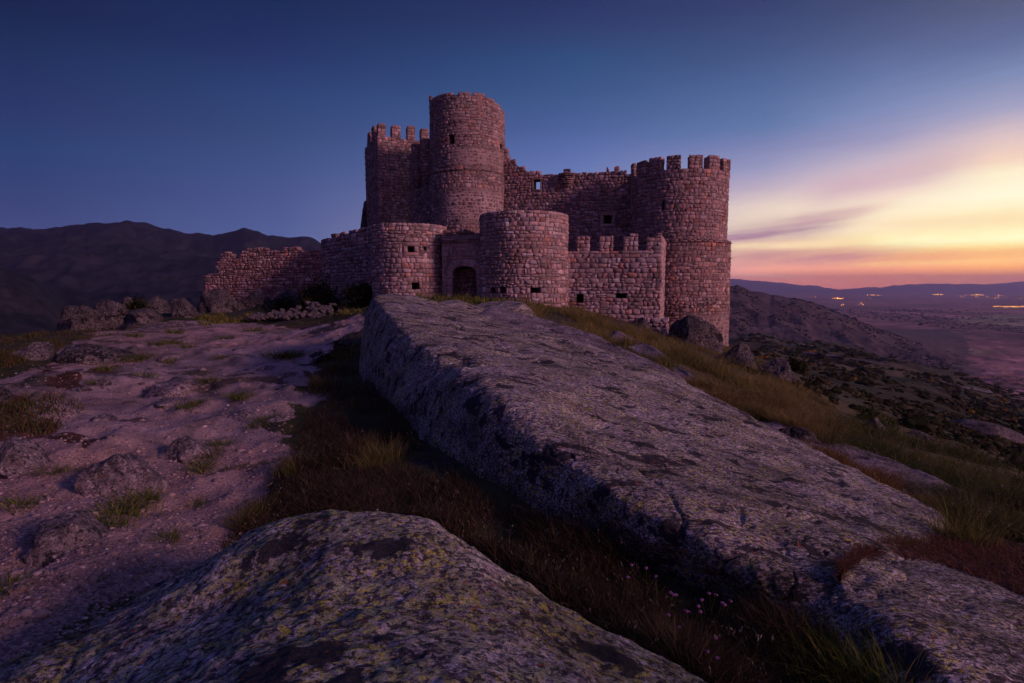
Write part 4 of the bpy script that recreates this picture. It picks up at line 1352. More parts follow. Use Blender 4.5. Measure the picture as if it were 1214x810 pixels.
for x0, x1 in ((684.5, 699), (711.5, 727), (740, 756), (768, 784.3)):
    u0_, u1_ = wall_uv(BA, BB, x0, 288)[0], wall_uv(BA, BB, x1, 288)[0]
    merlon(bs, bm, u0_, u1_, cr - .02, mt, .55, rg, ROSE)
# splayed foot of the bastion corner
mb = MB()
foot = wall_map(P(757, 385, 36.0), P(786, 390, 35.5))
fz0, fz1 = wall_uv(P(757, 385, 36.0), P(786, 390, 35.5), 775, 402)[1] - 1, wall_uv(P(757, 385, 36.0), P(786, 390, 35.5), 775, 377)[1]
ff = lambda u, v, o: foot[0](u, v, np.asarray(o) - .7 * (np.asarray(v) - fz0) / (fz1 - fz0) + .35)
Q = lay_stones(0, foot[1] + .3, fz0, fz1, rg, (.3, .45), (.4, .8), .06, .05, (), .1, 3)
put_stones(mb, ff, Q, rg, .04, (.04, .12), .6, ROSE, .22, .2)
mb.build('footing', STONE_MATS, bs)

# --- left curtain wall running back from the drum
WA, WB = P(381, 300, 50.6), P(452, 300, 40.4)
wm, WL = wall_map(WA, WB)
wp = profile(WA, WB, [(383, 284), (389, 282), (390, 281), (402, 279), (403, 277.5), (415, 275.5), (416, 273.5), (427, 273), (428, 271), (440, 268.5), (447, 266.5), (452, 265)])
wtop = lambda u: wp(u) + .10 * (1 if (int(u / .95) % 2) else -.25)
ops = [op_wall(WA, WB, 416, 419, 306, 311)]
mb = MB(); shell(mb, wm, 0, WL, -5, wtop, 1.0, ops, 60, (), (.085, .065, .062))
Q = lay_stones(0, WL, -5, wtop, rg, (.26, .42), (.3, .65), .06, .045, ops, .18, 4)
put_stones(mb, wm, Q, rg, .042, (.03, .11), .25, (.27, .215, .21), .28, .2)
cw_ = part(mb, 'curtain_wall', 'low weathered wall running back from the left drum tower')
window(cw_, wm, ops[0], .6)

# ------------------------------------------------------------------ ruined outer wall
RA, RB = P(238, 320, 53), P(388, 320, 50.3)
rm, RL = wall_map(RA, RB)
rp = profile(RA, RB, [(238, 356), (240.5, 350), (242, 340), (243.5, 325.5), (250, 324.5), (257, 323.5), (258, 313), (261, 303), (266, 300), (271, 299.5), (275, 304), (279, 307), (285, 306), (288, 298), (295, 296.5), (305, 293.5), (311, 295.5), (320, 298), (332, 299), (334, 296), (338, 294.5), (354, 294.5), (357, 298), (362, 300), (366, 298), (374, 297), (388, 296)])
mb = MB()
shell(mb, rm, 0, RL, -6, rp, 1.0, (), 120, (), (.085, .06, .055))
Q = lay_stones(0, RL, -6, lambda u: rp(u) + .1, rg, (.20, .34), (.24, .60), .07, .05, (), .2, 14)
put_stones(mb, rm, Q, rg, .04, (.02, .13), .5, (.28, .195, .18), .32, .4)
endm, EL = wall_map((RA.x - .2, RA.y + 2.0), (RA.x + .05, RA.y))
rw = mb.build('ruined_wall', STONE_MATS)
rw.location = (0, 0, 0)
tag(rw, 'crumbling outer wall with a ragged stepped top, left of the castle', 'wall')
# ================================================================== ROCKS
import bmesh
_ico = {}
def ico(sub):
    if sub not in _ico:
        b = bmesh.new(); bmesh.ops.create_icosphere(b, subdivisions=sub, radius=1.0)
        b.verts.ensure_lookup_table()
        _ico[sub] = (np.array([v.co[:] for v in b.verts]), np.array([[v.index for v in f.verts] for f in b.faces])); b.free()
    return _ico[sub]


def rock_shape(rx, ry, rz, seed, sub=5, planes=9, box=2.6, rough=.12, rot=0.0, tilt=(0, 0)):
    r = np.random.default_rng(seed)
    V, Fc = ico(sub)
    n = (np.abs(V) ** box).sum(1) ** (1 / box)
    V = V / n[:, None]
    for _ in range(planes):
        nv = r.normal(size=3); nv[2] = abs(nv[2]) * .8 + .1; nv /= np.linalg.norm(nv)
        c = r.uniform(.62, .92)
        d = V @ nv - c
        V = V - np.outer(np.maximum(d, 0) * .9, nv)
    dirs = V / (np.linalg.norm(V, axis=1)[:, None] + 1e-9)
    s = seed * 3.17
    disp = fbm(V[:, 0] * 1.3 + s, V[:, 1] * 1.3, V[:, 2] * 1.3, 5, seed) * rough + fbm(V[:, 0] * 7 + s, V[:, 1] * 7, V[:, 2] * 7, 3, seed + 3) * rough * .16
    crack = np.abs(fbm(V[:, 0] * 1.1 + s, V[:, 1] * 1.1, V[:, 2] * 1.6, 3, seed + 7))
    disp = disp - np.exp(-(crack / .03) ** 2) * rough * .55
    V = V + dirs * disp[:, None]
    V = V * [rx, ry, rz]
    M = Matrix.Rotation(rot, 3, 'Z') @ Matrix.Rotation(tilt[0], 3, 'X') @ Matrix.Rotation(tilt[1], 3, 'Y')
    return V @ np.array(M).T, Fc


def boulder(label, x0, y0, x1, y1, d, seed, mat=None, deep=.8, sub=5, planes=7, box=2.6, rough=.10, tilt=(0, 0), name='boulder', cat='boulder', group=None, sink=.30):
    xm = (x0 + x1) / 2; ym = (y0 + y1) / 2
    if d is None:
        d = float(G(xm, y1)[0, 1]) * 1.02
    w = (P(x1, ym, d).x - P(x0, ym, d).x) / 2
    zt, zb = P(xm, y0, d).z, P(xm, y1, d).z
    h = zt - zb
    cz = zb + h * sink - .04
    V, Fc = rock_shape(w, w * deep, zt - cz, seed, sub, planes, box, rough, 0, tilt)
    V = V * [w / max(1e-6, (V[:, 0].max() - V[:, 0].min()) / 2), 1, (zt - cz) / max(1e-6, V[:, 2].max())]
    c = P(xm, ym, d)
    mb = MB(); mb.add(V, Fc, (.3, .26, .26))
    o = mb.build(name, mat or M_ROCK, None)
    o.location = (c.x, d, cz)
    return tag(o, label, cat, group)


def loft_rock(name, label, rows, mat, nu, nv, amp, seed, cat='boulder', sharp=None):
    """Rock lofted over stations; each row holds world points across it from the buried near foot, over the top, to the buried far foot."""
    R = np.array([[list(p) for p in r] for r in rows])          # stations, across, 3
    def cr(A, n, axis):
        A = np.moveaxis(A, axis, 0); k = len(A)
        t = np.linspace(0, k - 1, n); i = np.clip(t.astype(int), 0, k - 2); f = (t - i).reshape((-1,) + (1,) * (A.ndim - 1))
        p0 = A[np.maximum(i - 1, 0)]; p1 = A[i]; p2 = A[i + 1]; p3 = A[np.minimum(i + 2, k - 1)]
        m1 = (p2 - p0) * .5; m2 = (p3 - p1) * .5
        q = (2 * f ** 3 - 3 * f ** 2 + 1) * p1 + (f ** 3 - 2 * f ** 2 + f) * m1 + (-2 * f ** 3 + 3 * f ** 2) * p2 + (f ** 3 - f ** 2) * m2
        return np.moveaxis(q, 0, axis)
    S = cr(cr(R, nu, 0), nv, 1)
    dx = np.gradient(S, axis=0); dy = np.gradient(S, axis=1)
    N = np.cross(dx, dy); N /= np.linalg.norm(N, axis=-1)[..., None] + 1e-9
    if (N[..., 2].mean()) < 0: N = -N
    x, y, z = S[..., 0], S[..., 1], S[..., 2]
    dsp = fbm(x * .9, y * .9, z * .9, 5, seed) * amp + fbm(x * 5, y * 5, z * 5, 4, seed + 4) * amp * .30 + fbm(x * 22, y * 22, z * 22, 3, seed + 8) * amp * .07
    ck = np.abs(fbm(x * .55 + 3, y * .55, z * .8, 4, seed + 12)); dsp = dsp - np.exp(-(ck / .018) ** 2) * amp * .5
    ck = np.abs(fbm(x * 1.25 + 9, y * 1.25 - 4, z * 1.6, 4, seed + 15)); dsp = dsp - np.exp(-(ck / .014) ** 2) * amp * .42 * (fbm(x * .7, y * .7, None, 2, seed + 18) > .05)
    S = S + N * dsp[..., None]
    o0 = S.reshape(-1, 3).mean(0); o0[2] = S[..., 2].min()
    mb = MB(); mb.grid(S, (.3, .27, .27), 0, True)
    o = mb.build(name, mat, None, o0)
    return tag(o, label, cat)


# the long tilted slab
ridge = [(440, 358, 12.2), (480, 396, 8.3), (540, 436, 6.3), (600, 480, 5.0), (680, 536, 4.2), (760, 590, 3.55), (870, 640, 3.12), (968, 682, 2.86), (1000, 700, 2.75)]
basep = [(428, 447, 11.3), (468, 508, 7.3), (520, 552, 5.65), (580, 592, 4.72), (660, 628, 4.05), (760, 665, 3.5), (860, 705, 3.05), (960, 762, 2.66), (1000, 770, 2.62)]
farp = [(452, 351.5, 14.8), (522, 360, 13.2), (602, 383, 11.6), (682, 406, 10.4), (782, 440, 9.2), (900, 499, 7.7), (1020, 561, 6.5), (1108, 604, 5.5), (1130, 640, 4.6)]
rows = []
for (rx, ry, rd), (bx, by, bd), (fx, fy, fd) in zip(ridge, basep, farp):
    r_, b_, f_ = P(rx, ry, rd), P(bx, by, bd), P(fx, fy, fd)
    low = b_ + (b_ - r_) * .30; low.z = b_.z - .5
    m_ = b_.lerp(r_, .55) + Vector((-.05, -.06, 0))
    t1 = r_.lerp(f_, .12) + Vector((0, 0, .025)); t2 = r_.lerp(f_, .4) + Vector((0, 0, .05)); t3 = r_.lerp(f_, .75) + Vector((0, 0, .04))
    e1 = f_ + (f_ - r_).normalized() * .35 + Vector((0, 0, -.25)); e2 = f_ + (f_ - r_).normalized() * .7 + Vector((0, 0, -1.0))
    rows.append([low, b_, m_, r_.lerp(b_, .06), t1, t2, t3, f_, e1, e2])
# closing rows at both ends
def shrink(row, v, dz):
    c = sum(row, Vector()) / len(row)
    return [p.lerp(c, .45) + v + Vector((0, 0, dz)) for p in row]
rows = [shrink(rows[0], Vector((-.35, .5, 0)), -.7)] + [[p.copy() for p in rows[0]]] + rows[1:] + [[p + Vector((.16, -.06, -.10)) for p in rows[-1]], shrink(rows[-1], Vector((.5, -.15, 0)), -.6)]
loft_rock('rock_slab', 'long tilted granite slab with a lit sloping top, largest rock in front of the castle', rows, M_SLAB, 620, 300, .055, 21, 'rock slab')

# second slab lying to the lower right of it
ridge = [(985, 696, 2.86), (1020, 716, 2.62), (1062, 738, 2.42), (1130, 788, 2.16), (1200, 845, 1.95), (1290, 920, 1.75)]
basep = [(975, 752, 2.72), (992, 790, 2.48), (1012, 815, 2.33), (1060, 862, 2.06), (1120, 930, 1.85), (1200, 1000, 1.66)]
farp = [(1008, 672, 3.3), (1062, 652, 3.9), (1115, 660, 3.85), (1200, 700, 3.25), (1290, 735, 3.0), (1400, 790, 2.8)]
rows = []
for (rx, ry, rd), (bx, by, bd), (fx, fy, fd) in zip(ridge, basep, farp):
    r_, b_, f_ = P(rx, ry, rd), P(bx, by, bd), P(fx, fy, fd)
    low = b_ + (b_ - r_) * .3; low.z = b_.z - .4
    rows.append([low, b_, b_.lerp(r_, .6) + Vector((-.03, -.03, 0)), r_.lerp(b_, .05), r_.lerp(f_, .14) + Vector((0, 0, .02)), r_.lerp(f_, .5) + Vector((0, 0, .03)), f_, f_ + (f_ - r_).normalized() * .2 + Vector((0, 0, -.2)), f_ + (f_ - r_).normalized() * .4 + Vector((0, 0, -.7))])
rows = [shrink(rows[0], Vector((-.1, .02, 0)), -.45)] + rows + [[p + Vector((.18, -.12, -.10)) for p in rows[-1]], shrink(rows[-1], Vector((.35, -.2, 0)), -.7)]
loft_rock('rock_slab', 'pale lichen slab at the lower right below a patch of rusty moss', rows, M_SLAB, 260, 180, .035, 43, 'rock slab')

# low ledge of rock beyond the slab, grass along both sides
def ledge(label, top, far, d_near, d_far, seed, drop=.5, mat=M_PATHROCK, nu=200, nv=70, amp=.05, name='rock_ledge'):
    rows = []
    for (ax, ay), (bx, by), dn, df in zip(top, far, d_near, d_far):
        a_, b_ = P(ax, ay, dn), P(bx, by, df)
        if seed == 61: a_.z -= .06; b_.z -= .09
        rows.append([a_ + Vector((-.25, -.3, -drop)), a_ + Vector((-.08, -.1, -drop * .35)), a_, a_.lerp(b_, .3) + Vector((0, 0, .05)), a_.lerp(b_, .7) + Vector((0, 0, .05)), b_, b_ + Vector((.3, .4, -drop))])
    rows = [shrink(rows[0], Vector((0, 0, 0)), -drop * .8)] + rows + [shrink(rows[-1], Vector((0, 0, 0)), -drop * .8)]
    return loft_rock(name, label, rows, mat or M_SLAB, nu, nv, amp, seed, 'rock ledge')
ledge('low grey ledge running along the grass below the long slab', [(905, 512), (985, 548), (1060, 582), (1120, 604), (1165, 618)], [(900, 498), (990, 516), (1070, 545), (1120, 567), (1160, 592)], [8.6, 7.7, 6.7, 6.0, 5.6], [9.5, 8.9, 8.0, 7.2, 6.4], 61)
ledge('slanting outcrop in the grass below the square bastion', [(722, 410), (752, 428), (790, 452), (826, 478)], [(728, 396), (760, 406), (795, 428), (832, 462)], [17.5, 15.6, 13.6, 11.8], [19.5, 18, 15.6, 13.0], 63, .7)
ledge('smooth rock shelf between the long slab and the gate tower', [(560, 379), (610, 390), (660, 408), (720, 436), (780, 458)], [(585, 367), (640, 378), (690, 394), (745, 418), (810, 452)], [14.6, 13.4, 12.6, 11.6, 10.7], [17.5, 16, 14.6, 13.2, 11.6], 67, .6)


def dome_rock(name, label, ctrl, x0, x1, y0, y1, nx, ny, mat, amp, seed, foot, cat='boulder', inner=None):
    pts = np.array([list(P(*c)) for c in ctrl])
    X_ = pts[:, :2]; S_ = tps_fit(X_, pts[:, 2], 1e-3)
    xs = np.linspace(x0, x1, nx); ys = np.linspace(y0, y1, ny)
    X, Y = np.meshgrid(xs, ys)
    Z = tps_eval(X_, S_, np.stack([X.ravel(), Y.ravel()], -1)).reshape(X.shape)
    gz = ground_z(X, Y) - foot
    e = np.minimum.reduce([X - x0, x1 - X, Y - y0, y1 - Y])
    k = sm(0, .25, e)
    Z = np.maximum(Z, gz) * k + (gz - .2) * (1 - k)
    gx, gy = np.gradient(Z, xs[1] - xs[0], axis=1), np.gradient(Z, ys[1] - ys[0], axis=0)
    N = np.stack([-gx, -gy, np.ones_like(Z)], -1); N /= np.linalg.norm(N, axis=-1)[..., None]
    dsp = fbm(X * 1.6, Y * 1.6, Z * 1.6, 5, seed) * amp + fbm(X * 8, Y * 8, Z * 8, 4, seed + 5) * amp * .28 + fbm(X * 34, Y * 34, Z * 34, 3, seed + 7) * amp * .07
    ck = np.abs(fbm(X * .9 + 3, Y * .9, Z * 1.3, 4, seed + 12)); dsp = dsp - np.exp(-(ck / .02) ** 2) * amp * .45
    S = np.stack([X, Y, Z], -1) + N * dsp[..., None]
    o0 = np.array([(x0 + x1) / 2, (y0 + y1) / 2, Z.min()])
    mb = MB(); mb.grid(S, (.3, .27, .27), 0, True)
    return tag(mb.build(name, mat, None, o0), label, cat)


front = [(460, 607, 2.35), (520, 617, 2.32), (560, 640, 2.22), (600, 668, 2.12), (700, 738, 1.98), (830, 811, 1.8), (370, 613, 2.4), (270, 650, 2.35), (130, 735, 2.2), (0, 806, 1.98),
         (450, 680, 1.85), (450, 740, 1.5), (450, 810, 1.2), (250, 760, 1.55), (620, 780, 1.4), (300, 700, 1.9), (560, 700, 1.75), (150, 812, 1.5), (640, 850, 1.1), (250, 860, 1.1), (750, 840, 1.4)]
dome_rock('boulder', 'rounded boulder crusted with yellow and black lichen, closest to the viewer',
          front + [(450, 640, 2.95), (300, 690, 2.95), (560, 690, 2.75), (640, 740, 2.55), (760, 812, 2.3), (880, 890, 2.1), (130, 790, 2.75), (-60, 850, 2.3), (450, 1150, .65), (250, 1150, .6), (700, 1150, .7)],
          -3.3, 1.75, .2, 3.15, 620, 400, M_FRONT, .035, 71, .25)

# humps of bare rock at the head of the slab
boulder('smooth rounded rock hump before the arched gateway', 490, 355.5, 600, 384, 17.5, 81, M_SLAB, .9, 6, 3, 2.2, .06)
boulder('pale domed rock hump under the low gate tower', 552, 356.5, 640, 386, 20, 82, M_SLAB, .9, 6, 3, 2.2, .06)
boulder('dark split boulder leaning on the foot of the battlemented tower', 788, 373, 858, 417, 34.5, 83, M_ROCK, .6, 6, 8, 2.2, .12)
boulder('dark blocky boulder below the battlemented tower, in the grass', 829, 406, 896, 470, 27, 84, M_ROCK, .7, 6, 9, 2.6, .12)
boulder('jagged boulder on the edge of the slope right of the castle', 884, 425, 946, 484, 25, 85, M_ROCK, .7, 6, 9, 2.2, .14, (0, .25))
boulder('small pointed rock wedged beside the jagged boulder', 890, 444, 915, 470, 23.5, 86, M_ROCK, .8, 5)
boulder('squat rock at the corner of the square bastion', 745, 376, 776, 402, 35.0, 87, M_ROCK, .7, 5)
boulder('square-edged boulder below a pale green shrub on the slope', 1004, 494, 1054, 530, 17.5, 88, M_ROCK, .8, 5, 6, 4.5, .08)
boulder('long flat rock on the dark slope at the right edge', 1105, 498, 1214, 530, 70, 89, M_ROCK, .5, 5)
boulder('pale rock tooth standing on the scrub slope', 1012, 456, 1027, 470, 140, 90, M_ROCK, .6, 4)
boulder('low rock sunk in the slope grass below the jagged boulder', 920, 505, 975, 532, None, 91, M_ROCK, .6, 5)
boulder('grey rock half buried at the right grass edge', 1060, 510, 1110, 532, 19, 92, M_ROCK, .6, 5)

LEFTROCKS = [
    ('dark low boulder at the left end of the boulder row', 70, 362, 101, 386, 38, M_ROCK), ('slanting boulder in the boulder row', 84, 361, 118, 387, 36, M_ROCK),
    ('broad cracked boulder in the middle of the boulder row', 110, 355, 152, 386, 37, M_ROCK), ('small block perched behind the boulder row', 140, 352, 162, 370, 41, M_ROCK),
    ('block beside a dark bush in the boulder row', 170, 350, 202, 374, 41, M_ROCK), ('long grey boulder lying in front of the other blocks', 142, 365, 204, 387, 34, M_ROCK),
    ('dark rounded boulder at the right end of the boulder row', 198, 353, 236, 385, 38, M_ROCK), ('small boulder between the boulder row and the ruined wall', 218, 362, 238, 384, 40, M_ROCK),
    ('huge dark boulder under the left end of the ruined wall', 234, 342, 288, 381, 44, M_ROCK), ('dark boulder under the middle of the ruined wall', 284, 341, 326, 376, 46, M_ROCK),
    ('low dark ledge under the right part of the ruined wall', 320, 343, 368, 368, 48, M_ROCK),
    ('speckled round rock at the left edge of the plateau', 13, 402, 67, 427, None, M_RUBBLE), ('flat dark outcrop beside the speckled round rock', 78, 404, 153, 425, None, M_ROCK),
    ('small pale stone at the end of the flat dark outcrop', 150, 408, 166, 419, None, M_RUBBLE), ('tan rock with grass at its foot', 182, 415, 203, 433, None, M_RUBBLE), ('low tan rock behind the tan rock', 196, 413, 218, 427, None, M_RUBBLE),
    ('grey rock at the left edge beside rusty soil', -12, 456, 20, 478, None, M_ROCK), ('round grey stone beside rusty soil', 30, 461, 53, 477, None, M_RUBBLE), ('small stone on the rim of the rusty soil', 89, 456, 108, 467, None, M_RUBBLE), ('flat stone on the rim of the rusty soil', 107, 448, 133, 460, None, M_RUBBLE),
    ('broad flat outcrop across the middle of the path', 176, 438, 252, 464, None, M_ROCK), ('low slab breaking through the path under the broad outcrop', 172, 463, 224, 484, None, M_ROCK),
    ('rounded hump in the path with grass on its right', 192, 499, 249, 546, None, M_ROCK), ('large flat hump in the path at the left', 100, 505, 190, 582, None, M_ROCK), ('rough hump at the left edge of the path', -15, 494, 60, 560, None, M_ROCK),
    ('flat stone where the path meets the dark grass', 314, 482, 353, 502, None, M_ROCK), ('low dark rock lying in the path', 100, 484, 142, 502, None, M_ROCK), ('low shelf of rock beside the head of the gully', 396, 383, 434, 402, 26, M_ROCK), ('dark rock wall at the head of the gully', 404, 392, 440, 432, 17, M_ROCK),
    ('small low rock in the path right of the hump', 262, 476, 306, 500, None, M_ROCK), ('low rib of rock across the upper path', 300, 428, 345, 441, None, M_RUBBLE), ('dark broad rock low on the left path', 30, 590, 130, 650, None, M_ROCK)]
fs_ = np.random.default_rng(88)
for i, (lb, x0, y0, x1, y1, d, mt_) in enumerate(LEFTROCKS):
    flat = d is None
    if i in (14, 15) or (i >= 20 and i not in (27, 28)):
        mt_ = M_PATHROCK; y0 = y1 - (y1 - y0) * .62; y1 = y1 - 2
    elif i >= 11: y0 = y0 + (y1 - y0) * .12
    boulder(lb, x0, y0, x1, y1, d, 120 + i, mt_, 1.0 if flat else .75, 5, 9 if flat else 15, 2.3 if flat else 4.5, .12 if flat else .17, (0, 0) if flat else (fs_.uniform(-.25, .25), fs_.uniform(-.35, .35)), sink=.12 if flat else .3)
boulder('dark crag behind the foot of the square tower', 428, 238, 449, 292, 60, 160, M_ROCK, .8, 5, 8, 2.2, .14)

# fallen stones heaped under the wall
protos = []
fs = np.random.default_rng(77)
for i in range(5):
    mb = MB(); V, Fc = rock_shape(1, .85, .75, 200 + i, 3, 9, 3.4, .10); mb.add(V, Fc, (.3, .25, .25))
    o = mb.build('fallen_stone', M_RUBBLE); protos.append(o)
spots = []
for i in range(78):
    x = fs.uniform(296, 394)
    yt = float(np.interp(x, [295, 320, 340, 355, 367, 380, 394], [375, 371, 366, 361, 356, 361, 367]))
    spots.append((x, fs.uniform(yt, 377), fs.uniform(2.2, 5.2)))
for i in range(16):
    spots.append((fs.uniform(388, 434), fs.uniform(361, 371), fs.uniform(1.8, 4.2)))
for i, (x, y, s) in enumerate(spots):
    o = protos[i] if i < 5 else protos[i % 5].copy()
    if i >= 5: COL.objects.link(o)
    d = 37.5 + (377 - y) * .16
    p = P(x, y, d); k = s / F * d
    o.location = (p.x, d, p.z); o.scale = (k * fs.uniform(.8, 1.3), k, k * fs.uniform(.7, 1)); o.rotation_euler = (fs.uniform(-.5, .5), fs.uniform(-.5, .5), fs.uniform(0, 6))
    tag(o, 'pale fallen stone in the heap under the low curtain wall', 'stone', 'fallen stones under the low curtain wall')

# gravel on the path
def gravel():
    n = 17000
    px = RNG.uniform(-20, 440, n); py = 372 + 445 * RNG.random(n) ** .75
    keep = in_poly(px, py, [(430, 372), (300, 382), (150, 392), (60, 420), (-20, 450), (-20, 815), (60, 815), (160, 730), (250, 655), (325, 560), (352, 490), (380, 420), (440, 385)])
    p = G(px[keep], py[keep])
    p[:, :2] += RNG.normal(0, .03, (len(p), 2)); p[:, 2] = ground_z(p[:, 0], p[:, 1])
    m = len(p)
    dist = np.hypot(p[:, 0], p[:, 1])
    s = np.exp(RNG.normal(-5.1, .5, m)) * (1 + dist * .05)
    V0, F0 = ico(1)
    V = V0[None] * (1 + RNG.normal(0, .16, (m, len(V0), 1))) * s[:, None, None] * np.stack([RNG.uniform(.8, 1.5, m), RNG.uniform(.7, 1.2, m), RNG.uniform(.45, .8, m)], -1)[:, None]
    V = V + p[:, None]
    Fc = (F0[None] + (np.arange(m) * len(V0))[:, None, None]).reshape(-1, 3)
    k = np.exp(RNG.normal(0, .38, m))[:, None]
    c = np.clip(np.array([.225, .165, .15]) * k, .03, .5)
    mb = MB(); mb.add(V.reshape(-1, 3), Fc, np.repeat(c, len(V0), 0), 0, True)
    o = mb.build('gravel', mat_plain('path_gravel', (.3, .25, .24), .95, 20, .25, .2, True))
    tag(o, 'coarse pale gravel strewn over the worn path', None, None, 'stuff')
gravel()

mb_ = []
for (ax, ay, ad), (bx, by, bd) in zip([(992, 692, 2.82), (1020, 676, 3.2), (1065, 664, 3.5), (1120, 672, 3.48), (1175, 694, 3.25), (1240, 718, 3.0), (1330, 750, 2.85)],
                                      [(1000, 682, 2.98), (1024, 658, 3.55), (1062, 641, 4.2), (1112, 630, 4.85), (1170, 640, 4.65), (1230, 655, 4.25), (1330, 690, 3.85)]):
    a_, b_ = P(ax, ay, ad), P(bx, by, bd)
    mb_.append([a_ + Vector((-.05, -.1, -.25)), a_ + Vector((0, 0, .0)), a_.lerp(b_, .33) + Vector((0, 0, .05)), a_.lerp(b_, .7) + Vector((0, 0, .05)), b_ + Vector((0, 0, .01)), b_ + Vector((.1, .2, -.35))])
MOSS_ROWS = list(mb_)
mb_ = mb_ + [shrink(mb_[-1], Vector((.35, -.1, 0)), -.5)]
M_MOSS = mat_plain('rusty_moss', (.07, .036, .030), .97, 22.0, .8, 1.0)
o = loft_rock('moss_bank', None, mb_, M_MOSS, 160, 60, .03, 91)
del o['category']; o['kind'] = 'stuff'; o['label'] = 'rusty red moss in the gap between the two granite slabs'
# ================================================================== PLANTS
def blades_mesh(mb, p, h, w, lean, col, seed=0, seg=4, lean_dir=None, tipcol=None):
    r = np.random.default_rng(seed); n = len(p)
    az = r.uniform(0, 2 * math.pi, n); ld = r.uniform(0, 2 * math.pi, n) if lean_dir is None else lean_dir + r.normal(0, .6, n)
    t = np.linspace(0, 1, seg)
    side = np.stack([np.cos(az), np.sin(az), 0 * az], -1)
    bend = np.stack([np.cos(ld), np.sin(ld), 0 * ld], -1)
    ln = np.abs(lean * np.exp(r.normal(0, .4, n)))
    C_ = p[:, None] + bend[:, None] * (ln * h)[:, None, None] * (t ** 2)[None, :, None]
    C_[..., 2] += h[:, None] * (t - .32 * np.minimum(ln, 1.4)[:, None] * t ** 2)
    ww = (w[:, None] * (1 - t ** 1.5 * .96)[None])[..., None] * side[:, None]
    V = np.stack([C_ - ww, C_ + ww], 2).reshape(n, seg * 2, 3)
    q = []
    for i in range(seg - 1): q.append([2 * i, 2 * i + 1, 2 * i + 3, 2 * i + 2])
    q = (np.array(q)[None] + (np.arange(n) * seg * 2)[:, None, None]).reshape(-1, 4)
    cc = np.repeat(col[:, None], seg, 1)
    if tipcol is not None:
        cc = cc * (1 - t[None, :, None] ** 1.5) + tipcol[:, None] * t[None, :, None] ** 1.5
    cc = np.repeat(cc[:, :, None], 2, 2).reshape(-1, 3)
    mb.add(V.reshape(-1, 3), q, cc, 0, True)
    return C_[:, -1], bend


def seed_heads(mb, tip, bend, size, col, r):
    n = len(tip)
    for j in range(4):
        f = j / 4
        c = tip + bend * size[:, None] * (f * 1.6) + np.array([0, 0, -1]) * size[:, None] * (f * f * 1.1)
        c = c + r.normal(0, .25, (n, 3)) * size[:, None]
        dn = bend * .5 + np.array([0, 0, -.9]); dn /= np.linalg.norm(dn, axis=1)[:, None]
        sd = np.cross(dn, r.normal(size=(n, 3))); sd /= np.linalg.norm(sd, axis=1)[:, None] + 1e-9
        L = size[:, None] * .8; W = size[:, None] * .12
        V = np.stack([c, c + dn * L * .4 + sd * W, c + dn * L, c + dn * L * .4 - sd * W], 1)
        mb.add(V.reshape(-1, 3), np.arange(n * 4).reshape(n, 4), np.repeat(col, 4, 0), 0, False)


def pal(cols, wts, n, r, var=.3):
    c = np.array(cols)[r.choice(len(cols), n, p=np.array(wts) / sum(wts))]
    return np.clip(c * np.exp(r.normal(0, var, n))[:, None], .004, .5)


def sample_poly(poly, n, r, clump=None, seed=0, thr=0.0):
    poly = np.array(poly, float); x0, y0 = poly.min(0); x1, y1 = poly.max(0)
    out = []
    tot = 0
    while tot < n:
        px = r.uniform(x0, x1, n); py = r.uniform(y0, y1, n)
        k = in_poly(px, py, poly)
        px, py = px[k], py[k]
        p = G(px, py)
        p[:, :2] += r.normal(0, .02, (len(p), 2)) * (1 + .1 * p[:, 1:2])
        if clump:
            f = fbm(p[:, 0] * clump, p[:, 1] * clump, None, 4, seed)
            p = p[f > thr + r.normal(0, .15, len(f))]
        out.append(p); tot += len(p)
    p = np.concatenate(out)[:n]
    p[:, 2] = ground_z(p[:, 0], p[:, 1])
    return p


BROWN = [(.075, .045, .030), (.12, .082, .045), (.045, .035, .024), (.042, .052, .020), (.06, .034, .030)]
GREEN = [(.12, .15, .027), (.16, .17, .038), (.20, .165, .045), (.29, .20, .065), (.05, .07, .022)]
GOLD = [(.22, .13, .04), (.16, .095, .035), (.10, .07, .03), (.20, .11, .05)]
r = np.random.default_rng(301)

def meadow(name, label, polys, n, hr, wr, lean, cols, wts, seeds=0.0, clump=None, thr=-.1, seed=0, tip=None, dirn=None):
    rr = np.random.default_rng(seed)
    tot = [len(polys)]
    mb = MB()
    area = []
    for pg, sh in polys:
        m = int(n * sh)
        p = sample_poly(pg, m, rr, clump, seed + 3, thr)
        d = np.hypot(p[:, 0], p[:, 1])
        g = .72 + .75 * fbm(p[:, 0] * 1.3, p[:, 1] * 1.3, None, 3, seed + 9)
        h = rr.uniform(*hr, m) * np.clip(g, .22, 1.7)
        w = rr.uniform(*wr, m) * (1 + d * .035)
        c = pal(cols, wts, m, rr)
        tc = None if tip is None else np.clip(np.array(tip) * np.exp(rr.normal(0, .3, m))[:, None], .01, .5)
        p = p.copy(); p[:, 2] -= .02
        tips, bend = blades_mesh(mb, p, h, w, lean, c, seed + 1, 4, dirn, tc)
        if seeds > 0:
            k = rr.random(m) < seeds
            seed_heads(mb, tips[k], bend[k], (.016 + .012 * rr.random(k.sum())) * (1 + d[k] * .03), np.clip(np.array([.20, .17, .14]) * np.exp(rr.normal(0, .3, k.sum()))[:, None], 0, .5), rr)
    o = mb.build(name, M_GRASS)
    return tag(o, label, None, None, 'stuff')


